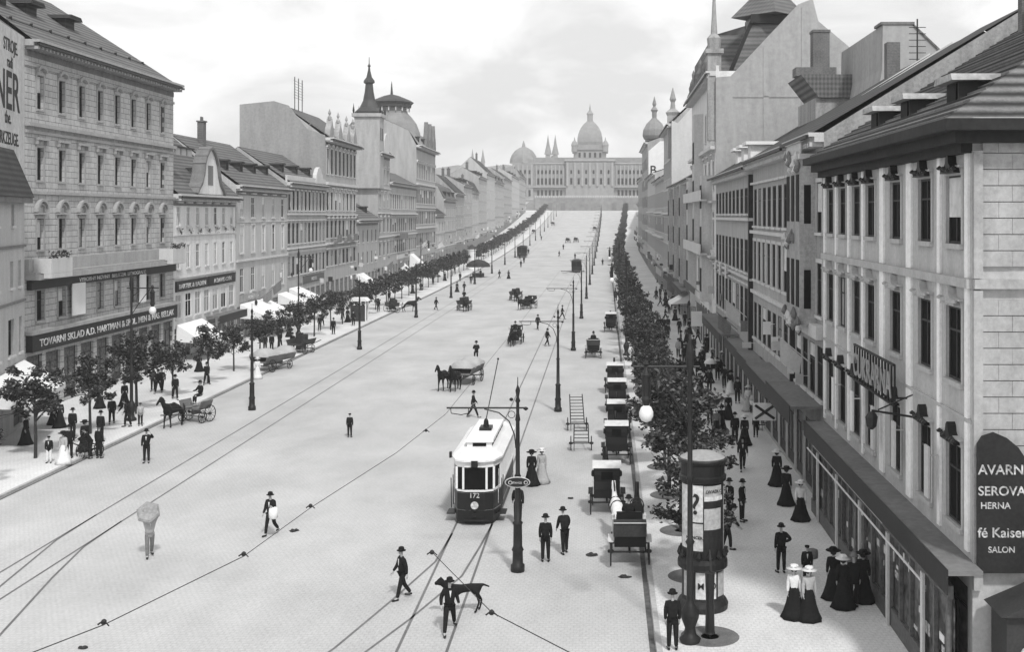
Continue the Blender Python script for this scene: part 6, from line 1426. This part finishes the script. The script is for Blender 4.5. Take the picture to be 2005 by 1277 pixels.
    ('m', 'stand', 6.63, 95.33, 90, 'k', 'k', 'k', 'man, black coat, black hat, standing sideways, crowd before the long dark-windowed house', 'crowd on the right pavement'),
    ('m', 'stand', 5.31, 162.98, 180, 'd', 'k', 'k', 'man, dark grey coat, black hat, standing turned away, crowd below the art nouveau house', 'crowd on the right pavement'),
    ('m', 'walk', 7.16, 124.75, 90, 'k', 'k', 'd', 'man, black coat, grey hat, walking sideways, crowd below the art nouveau house', 'crowd on the right pavement'),
    ('m', 'walk', 7.94, 106.74, 0, 'd', 'k', 'k', 'man, dark grey coat, black hat, walking frontally, crowd before the long dark-windowed house', 'crowd on the right pavement'),
    ('w', 'stand', 4.97, 89.95, 180, 'k', 'k', 'w', 'woman, black blouse, white hat, standing turned away, crowd before the long dark-windowed house', 'crowd on the right pavement'),
    ('m', 'stand', 5.23, 99.39, 180, 'k', 'k', 'd', 'man, black coat, grey hat, standing turned away, crowd before the long dark-windowed house', 'crowd on the right pavement'),
    ('m', 'walk', 8.34, 146.44, 90, 'd', 'k', 'k', 'man, dark grey coat, black hat, walking sideways, crowd below the art nouveau house', 'crowd on the right pavement'),
    ('m', 'walk', 7.13, 94.73, 180, 'd', 'k', 'd', 'man, dark grey coat, grey hat, walking turned away, crowd before the long dark-windowed house', 'crowd on the right pavement'),
    ('m', 'stand', 5.58, 118.88, 180, 'k', 'k', 'd', 'man, black coat, grey hat, standing turned away, crowd below the art nouveau house', 'crowd on the right pavement'),
    ('w', 'stand', 5.07, 122.73, 90, 'k', 'k', 'w', 'woman, black blouse, white hat, standing sideways, crowd below the art nouveau house', 'crowd on the right pavement'),
    ('w', 'stand', 9.77, 170.3, 90, 'k', 'k', 'k', 'woman, black blouse, black hat, standing sideways, far crowd of the right pavement', 'crowd on the right pavement'),
    ('m', 'stand', 7.79, 131.8, 0, 'd', 'k', 'd', 'man, dark grey coat, grey hat, standing frontally, crowd below the art nouveau house', 'crowd on the right pavement'),
    ('m', 'stand', 6.86, 154.66, 180, 'k', 'k', 'k', 'man, black coat, black hat, standing turned away, crowd below the art nouveau house', 'crowd on the right pavement'),
    ('m', 'walk', 8.97, 182.61, 180, 'k', 'k', 'd', 'man, black coat, grey hat, walking turned away, far crowd of the right pavement', 'crowd on the right pavement'),
    ('m', 'stand', 6.4, 123.73, 90, 'k', 'k', 'k', 'man, black coat, black hat, standing sideways, crowd below the art nouveau house', 'crowd on the right pavement'),
    ('w', 'stand', 8.69, 92.14, 0, 'd', 'k', 'w', 'woman, dark grey blouse, white hat, standing frontally, crowd before the long dark-windowed house', 'crowd on the right pavement'),
    ('m', 'stand', 6.29, 114.83, 0, 'm', 'k', 'd', 'man, grey coat, grey hat, standing frontally, crowd below the art nouveau house', 'crowd on the right pavement'),
    ('m', 'walk', 7.32, 123.73, 0, 'd', 'k', 'k', 'man, dark grey coat, black hat, walking frontally, crowd below the art nouveau house', 'crowd on the right pavement'),
    ('w', 'stand', 8.8, 100.71, 0, 'k', 'k', 'w', 'woman, black blouse, white hat, standing frontally, crowd before the long dark-windowed house', 'crowd on the right pavement'),
    ('m', 'stand', 6.54, 122.23, 0, 'm', 'k', 'k', 'man, grey coat, black hat, standing frontally, crowd below the art nouveau house', 'crowd on the right pavement'),
    ('m', 'walk', 6.19, 153.1, 0, 'm', 'k', 'k', 'man, grey coat, black hat, walking frontally, crowd below the art nouveau house', 'crowd on the right pavement'),
    ('w', 'stand', 6.77, 135.33, 90, 'k', 'k', 'k', 'woman, black blouse, black hat, standing sideways, crowd below the art nouveau house', 'crowd on the right pavement'),
    ('m', 'stand', 5.53, 95.63, 180, 'd', 'k', 'd', 'man, dark grey coat, grey hat, standing turned away, crowd before the long dark-windowed house', 'crowd on the right pavement'),
    ('m', 'walk', 9.84, 187.08, 0, 'd', 'k', 'k', 'man, dark grey coat, black hat, walking frontally, far crowd of the right pavement', 'crowd on the right pavement'),
    ('m', 'walk', 8.91, 169.35, 90, 'd', 'k', 'k', 'man, dark grey coat, black hat, walking sideways, far crowd of the right pavement', 'crowd on the right pavement'),
    ('m', 'walk', 9.19, 187.08, 90, 'k', 'k', 'd', 'man, black coat, grey hat, walking sideways, far crowd of the right pavement', 'crowd on the right pavement'),
    ('m', 'walk', 5.92, 146.44, 0, 'k', 'k', 'd', 'man, black coat, grey hat, walking frontally, crowd below the art nouveau house', 'crowd on the right pavement'),
    ('w', 'stand', 5.35, 94.73, 180, 'l', 'k', 'k', 'woman, pale blouse, black hat, standing turned away, crowd before the long dark-windowed house', 'crowd on the right pavement'),
    ('w', 'stand', 6.99, 132.96, 180, 'k', 'k', 'w', 'woman, black blouse, white hat, standing turned away, crowd below the art nouveau house', 'crowd on the right pavement'),
]
for k_, po_, X_, Y_, h_, t_, b_, ht_, la_, g_ in PEOPLE:
    person(k_, po_, X_, Y_, h_, la_, g_, t_, b_, ht_)

cab(0.37, 52.83, 0, 'large hooded cab with grey top second from the camera in the rank', True, 'horse cabs waiting in the rank along the right kerb')
horse(0.37, 55.83, 0, 'dark horse of the grey-topped cab', None)
cab(0.96, 63.2, 0, 'black cab with pale rounded top, third from the camera in the rank', True, 'horse cabs waiting in the rank along the right kerb')
horse(0.96, 66.20, 0, 'dark horse harnessed to the third cab of the rank', None)
cab(1.13, 70.48, 0, 'black cab with pale rounded top, fourth from the camera in the rank', True, 'horse cabs waiting in the rank along the right kerb')
horse(1.13, 73.48, 0, 'dark horse harnessed to the fourth cab of the rank', None)
cab(1.25, 79.66, 0, 'black cab with pale rounded top, fifth from the camera in the rank', True, 'horse cabs waiting in the rank along the right kerb')
horse(1.25, 82.66, 0, 'dark horse harnessed to the fifth cab of the rank', None)
cab(1.23, 88.16, 0, 'black cab with pale rounded top, sixth from the camera in the rank', True, 'horse cabs waiting in the rank along the right kerb')
horse(1.23, 91.16, 0, 'dark horse harnessed to the sixth cab of the rank', None)
cab(1.39, 133.58, 0, 'black cab standing far up the kerb beyond the rank', True, None)
horse(1.39, 136.58, 0, 'dark horse of the far cab beyond the rank', None)
cab(1.18, 45.18, 0, 'open landau with folded hood nearest the camera at the right kerb', False, None)
horse(0.76, 48.48, 6, 'white horse of the nearest open landau', CLOTHW)
horse(1.56, 48.28, -3, 'black horse beside the white one at the nearest landau')
person('m', 'sit', 1.18, 45.88, 180, 'coachman in black on the box of the nearest landau', z=1.0-.45+.0, top='k')
cab(-0.48, 109.64, 0, 'small carriage seen from behind with driver in the right lane', False, None)
horse(-0.48, 112.64, 0, 'horse of the small carriage in the right lane', None)
person('m', 'sit', -0.48, 110.34, 180, 'driver on the small carriage in the right lane', z=.55)
cab(-8.58, 121.87, 178, 'two-horse carriage coming toward the camera in mid-road', False, None)
horse(-8.68, 118.87, 178, 'dark horse pulling the mid-road carriage', None)
person('m', 'sit', -8.58, 121.17, 0, 'driver of the carriage coming down mid-road', z=.55)
cab(-9.81, 167.16, 160, 'dark open carriage behind and right of the tall covered van', False, None)
horse(-10.84, 164.34, 160, 'dark horse of the open carriage in the distance', None)
wagon(-12.9, 183.17, 175, 'tall loaded van coming down the road in the distance', 'dark', 2.6)
horse(-12.60, 179.77, 175, 'horse of the tall loaded van')
wagon(-18.71, 163.58, 170, 'dark cart on the left track with driver on top', 'dark', 1.8)
horse(-18.21, 161.18, 170, 'dark horse of the cart on the left track')
person('m', 'sit', -18.71, 163.58, 0, 'driver perched on the cart on the left track', z=1.1)
wagon(-10.35, 93.0, 170, 'wagon heaped with a light canvas load in the middle of the road', 'cloth', 3.6)
horse(-11.7, 88.9, 163, 'left dark horse pulling the canvas-loaded wagon')
horse(-10.8, 88.6, 168, 'right dark horse pulling the canvas-loaded wagon')
person('m', 'sit', -9.9, 95.2, 190, 'carter in black riding at the back of the canvas-loaded wagon', z=1.3)
wagon(-25.88, 75.53, 158, 'light small cart at the left kerb with its driver', None, 1.1)
horse(-26.63, 73.53, 162, 'dark horse drawing the light cart at the left kerb')
person('m', 'sit', -25.63, 75.63, -35, 'driver in cap on the light cart at the left kerb', z=.85)
wagon(-27.87, 100.62, -20, 'long covered wagon with pale canvas at the left kerb', 'cloth', 4.2)
wagon(-28.56, 112.88, -15, 'low flat cart with small load behind the covered wagon', 'dark', 2.6)
wagon(-28.13, 160.16, -60, 'small pony trap parked under the left trees', 'dark', 1.5)
horse(-25.83, 161.06, -70, 'pony of the small trap under the left trees')
ladder_cart(-1.32, 72.49, 3, 'empty ladder-framed handcart with long shafts, the farther of two', 2.9, 1.3)
ladder_cart(-0.98, 66.36, 1, 'empty ladder-framed handcart, the nearer of two', 1.6, .7)
ladder_cart(10.38, 72.15, 0, 'ladder-framed handcart leaning by the right shop fronts', 1.4, 1.0)
ladder_cart(-27.89, 64.4, 60, 'handcart in the group of people at the left kerb', 1.4)
wagon(-11.0, 421.76, 5, 'tiny far dark cart in the empty upper road, left', 'dark', 2.4)
wagon(-8.14, 425.4, 5, 'tiny far dark cart in the empty upper road, right', 'dark', 2.4)
wagon(-21.85, 564.78, 5, 'faint hazy cart near the top of the road', 'dark', 2.4)
wagon(-27.2, 492.62, 5, 'dark cart beside the far left trees', 'dark', 2.4)
wagon(-1.58, 518.69, 5, 'hazy cart on the far right track', 'dark', 2.4)
horse(2.6, 181.01, 0, 'lone dark horse by the right kerb beyond the cabs')

# ================================================================== the last single things
# big dark dog behind the striding man
J = {'rump': ((.55, 0, .66), (.13, .12)), 'belly': ((.2, 0, .66), (.12, .12)), 'chest': ((-.25, 0, .64), (.14, .16)), 'neck': ((-.48, 0, .8), (.09, .1)), 'head': ((-.62, 0, .92), (.085, .08)), 'snout': ((-.82, 0, .86), (.045, .045)),
     'ear': ((-.58, .07, 1.0), .025), 'earb': ((-.58, -.07, 1.0), .025), 'tail': ((.78, 0, .7), .03), 'tailb': ((.98, 0, .62), .02)}
E = [('rump', 'belly'), ('belly', 'chest'), ('chest', 'neck'), ('neck', 'head'), ('head', 'snout'), ('head', 'ear'), ('head', 'earb'), ('rump', 'tail'), ('tail', 'tailb')]
for n, s in (('l', -1), ('r', 1)):
    J.update({'t'+n: ((.55, s*.1, .5), .075), 'h'+n: ((.68+s*.08, s*.1, .27), .035), 'p'+n: ((.6+s*.1, s*.1, .06), .028), 'q'+n: ((.54+s*.1, s*.1, .03), .035),
              's'+n: ((-.3, s*.1, .48), .055), 'e'+n: ((-.28-s*.08, s*.1, .27), .035), 'w'+n: ((-.32-s*.1, s*.1, .06), .028), 'z'+n: ((-.38-s*.1, s*.1, .03), .035)})
    E += [('rump', 't'+n), ('t'+n, 'h'+n), ('h'+n, 'p'+n), ('p'+n, 'q'+n), ('chest', 's'+n), ('s'+n, 'e'+n), ('e'+n, 'w'+n), ('w'+n, 'z'+n)]
dg_ = link('dog', skin_mesh('dog', {k: (Vector(v[0]), v[1]) for k, v in J.items()}, E, CLOTH, 1, 'belly'), None, (-4.62, 39.1, 0)); dg_.scale = (1.05, 1.3, 1.28); dg_.rotation_euler = (0, 0, R(22)); tag(dg_, 'large black dog passing behind the man striding at the bottom', 'dog')
# parcel, load, parasol, baskets
def parcel(name, loc, size, m_, label, cat):
    m = MB(); x, y, z = size; n = 10
    m.lathe([(x*.55, -z), (x*.95, -z*.8), (x, 0), (x*.9, z*.8), (x*.5, z)], (0, 0, 0), n); o = m.build(name, m_, None, loc, smooth=True); tag(o, label, cat); return o
parcel('parcel', (-13.38, 48.35, 1.02), (.2, .2, .24), CLOTHW, 'white parcel under the arm of the man walking left of centre', 'parcel')
m = MB(); m.lathe([(.30, -.13), (.44, -.09), (.47, .02), (.40, .1), (.2, .14)], (0, 0, 0), 6); ld = m.build('load', mat('sacking', .27, .95, .3, 9), None, (-17.42, 45.45, 1.78)); ld.rotation_euler = (R(48), R(12), 0); tag(ld, 'bulky pale load carried overhead near the left track', 'load')
parcel('basket', (7.75, 42.6, 1.0), (.22, .2, .18), WOOD, 'round basket carried by the leftmost lady at the near right shop window', 'basket')
m = MB(); m.lathe([(.5, 1.55), (.42, 1.75), (.22, 1.9), (.02, 1.96)], (0, 0, 0), 12); m.tube([(0, 0, 1.0), (0, 0, 1.95)], .012, 4)
tag(m.build('parasol', CLOTHW, None, (3.6*8/3.6+.75, 92.0, .12)), 'open white parasol in the right pavement crowd', 'parasol')
# far tramcar, omnibus, advertising column, umbrella, kiosk
def box_car(X, Y, head, label, name='tramcar', cat='tram', w=1.05, l=6.5, h=2.9):
    rt = empty(name, (X, Y, T(Y)), R(head), label, cat)
    m = MB(); m.box(-w, w, 0, l, .45, 1.4); m.build('body', BLACK, rt); m = MB(); m.box(-w+.06, w-.06, .06, l-.06, 1.4, h-.4); m.build('window_glass', GLASS, rt)
    m = MB()
    for x in (-w+.03, 0, w-.03): m.box(x-.05, x+.05, -.01, .1, 1.4, h-.4)
    for k in range(7): 
        for s in (-1, 1): m.box(s*(w-.02)-.05, s*(w-.02)+.05, k*l/7, k*l/7+.12, 1.4, h-.4)
    m.build('window_frame', CLOTHG, rt); m = MB(); m.prism([(-w-.1, h-.4), (w+.1, h-.4), (w*.8, h-.15), (w*.4, h), (-w*.4, h), (-w*.8, h-.15)], -.2, l+.2); m.build('roof', CLOTHG if cat != 'tram' else DWOOD, rt)
    for s in (-1, 1):
        for y in (1.4, l-1.4): link('wheel', WS, rt, (s*.75, y, .4))
    return rt
box_car(-5.0+.0, 263, 0, 'far dark tramcar on the middle track')
box_car(-21.6, 330, 0, 'far dark omnibus with open windows near the left masts', 'omnibus', 'omnibus', 1.3, 6, 3.4)
rt = empty('advertising_column', (-29.3, 272, T(272)+.12), 0, 'distant white advertising column against the left trees', 'advertising column')
m = MB(); m.lathe([(1.0, 0), (1.0, .4), (.85, .5), (.85, 4.4), (1.0, 4.5), (1.0, 4.8)], (0, 0, 0), 16); m.build('drum', WHITE, rt); m = MB(); m.lathe([(1.05, 4.8), (.6, 5.3), (.05, 5.9)], (0, 0, 0), 16); m.build('cap', DWOOD, rt)
m = MB(); m.lathe([(2.6, 2.2), (2.3, 2.9), (1.3, 3.5), (.05, 3.8)], (0, 0, 0), 12); rt = m.build('market_umbrella', CLOTHG, None, (-25.2, 246, T(246))); tag(rt, 'big dark umbrella of a street stall at the far left kerb', 'umbrella')
m = MB(); m.tube([(0, 0, 0), (0, 0, 3.7)], .05, 6); m.build('pole', IRON, rt); m = MB(); m.box(-1.2, 1.2, -.6, .6, .1, .9); m.build('stall_table', DWOOD, rt)
rt = empty('kiosk', (-29.8, 146, .12), 0, 'small open kiosk with white frame on the left pavement', 'kiosk')
m = MB()
for x in (-1, 1):
    for y in (-.7, .7): m.box(x-.07, x+.07, y-.07, y+.07, 0, 2.5)
m.build('frame', WHITE, rt); m = MB(); m.prism([(-1.3, 2.5), (1.3, 2.5), (.9, 2.9), (-.9, 2.9)], -1, 1); m.build('roof', WHITE, rt); m = MB(); m.box(-.92, .92, -.6, .6, .1, 1.9); m.build('cupboard', DWOOD, rt)
# perambulator
rt = empty('perambulator', (11.6*.95-.6, 78.2, .12), 0, 'pale perambulator in the middle of the right pavement crowd', 'pram')
m = MB(); m.lathe([(.1, .45), (.32, .55), (.38, .8), (.36, .82)], (0, 0, 0), 12); m.build('body', CLOTHW, rt, smooth=True); m = MB(); m.lathe([(.36, .83), (.34, 1.0), (.2, 1.15), (.02, 1.2)], (0, .1, 0), 12); m.build('hood', CLOTHL, rt, smooth=True)
for s in (-1, 1):
    for y in (-.25, .25): w_ = link('wheel', WS, rt, (s*.3, y, .25)); w_.scale = (.6, .6, .6)
# dung, puddles and manhole covers on the road
def patch(x, y, rx, ry, m_, label, cat, name):
    m = MB(); q = random.Random(int(x*100)); m.add([(rx*C_(k*.5236)*q.uniform(.7, 1.1), ry*S(k*.5236)*q.uniform(.7, 1.1), 0) for k in range(12)], [tuple(range(12))])
    for k in range(8): a = q.uniform(0, 6.28); m.lathe([(.02, 0), (.07, .02), (.05, .05), (.01, .06)], (rx*.7*C_(a)*q.random(), ry*.7*S(a)*q.random(), 0), 6)
    tag(m.build(name, m_, None, (x, y, .008)), label, cat, None)
DG = mat('dung', .03, .9, .4, 10)
patch(-.28, 45.9, .32, .25, DG, 'dark dung heap on the setts left of the nearest landau', 'dung', 'dung')
patch(.95, 43.1, .28, .2, DG, 'dark dung heap on the setts below the nearest landau', 'dung', 'dung')
patch(-12.8, 49.4, .22, .25, DG, 'dark droppings near the man with the white parcel', 'dung', 'dung')
patch(-1.3, 55.0, .14, .12, DG, 'small dark dropping right of the tram ladies', 'dung', 'dung')
patch(-15.8, 36.0, .14, .12, DG, 'small dark dropping at the bottom edge of the road', 'dung', 'dung')

# ------------------------------------------------------------------ air
HZ = bpy.data.materials.new('haze_air'); HZ.use_nodes = True; t = HZ.node_tree; t.nodes.clear()
pv = t.nodes.new('ShaderNodeVolumePrincipled'); pv.inputs['Density'].default_value = HAZE_D; pv.inputs['Color'].default_value = (.93, .93, .93, 1); pv.inputs['Anisotropy'].default_value = .3
ou = t.nodes.new('ShaderNodeOutputMaterial'); t.links.new(pv.outputs[0], ou.inputs['Volume'])
m = MB(); m.box(-2600, 2600, -120, 4600, -2, 112); hz = m.build('haze', HZ); tag(hz, kind='stuff')
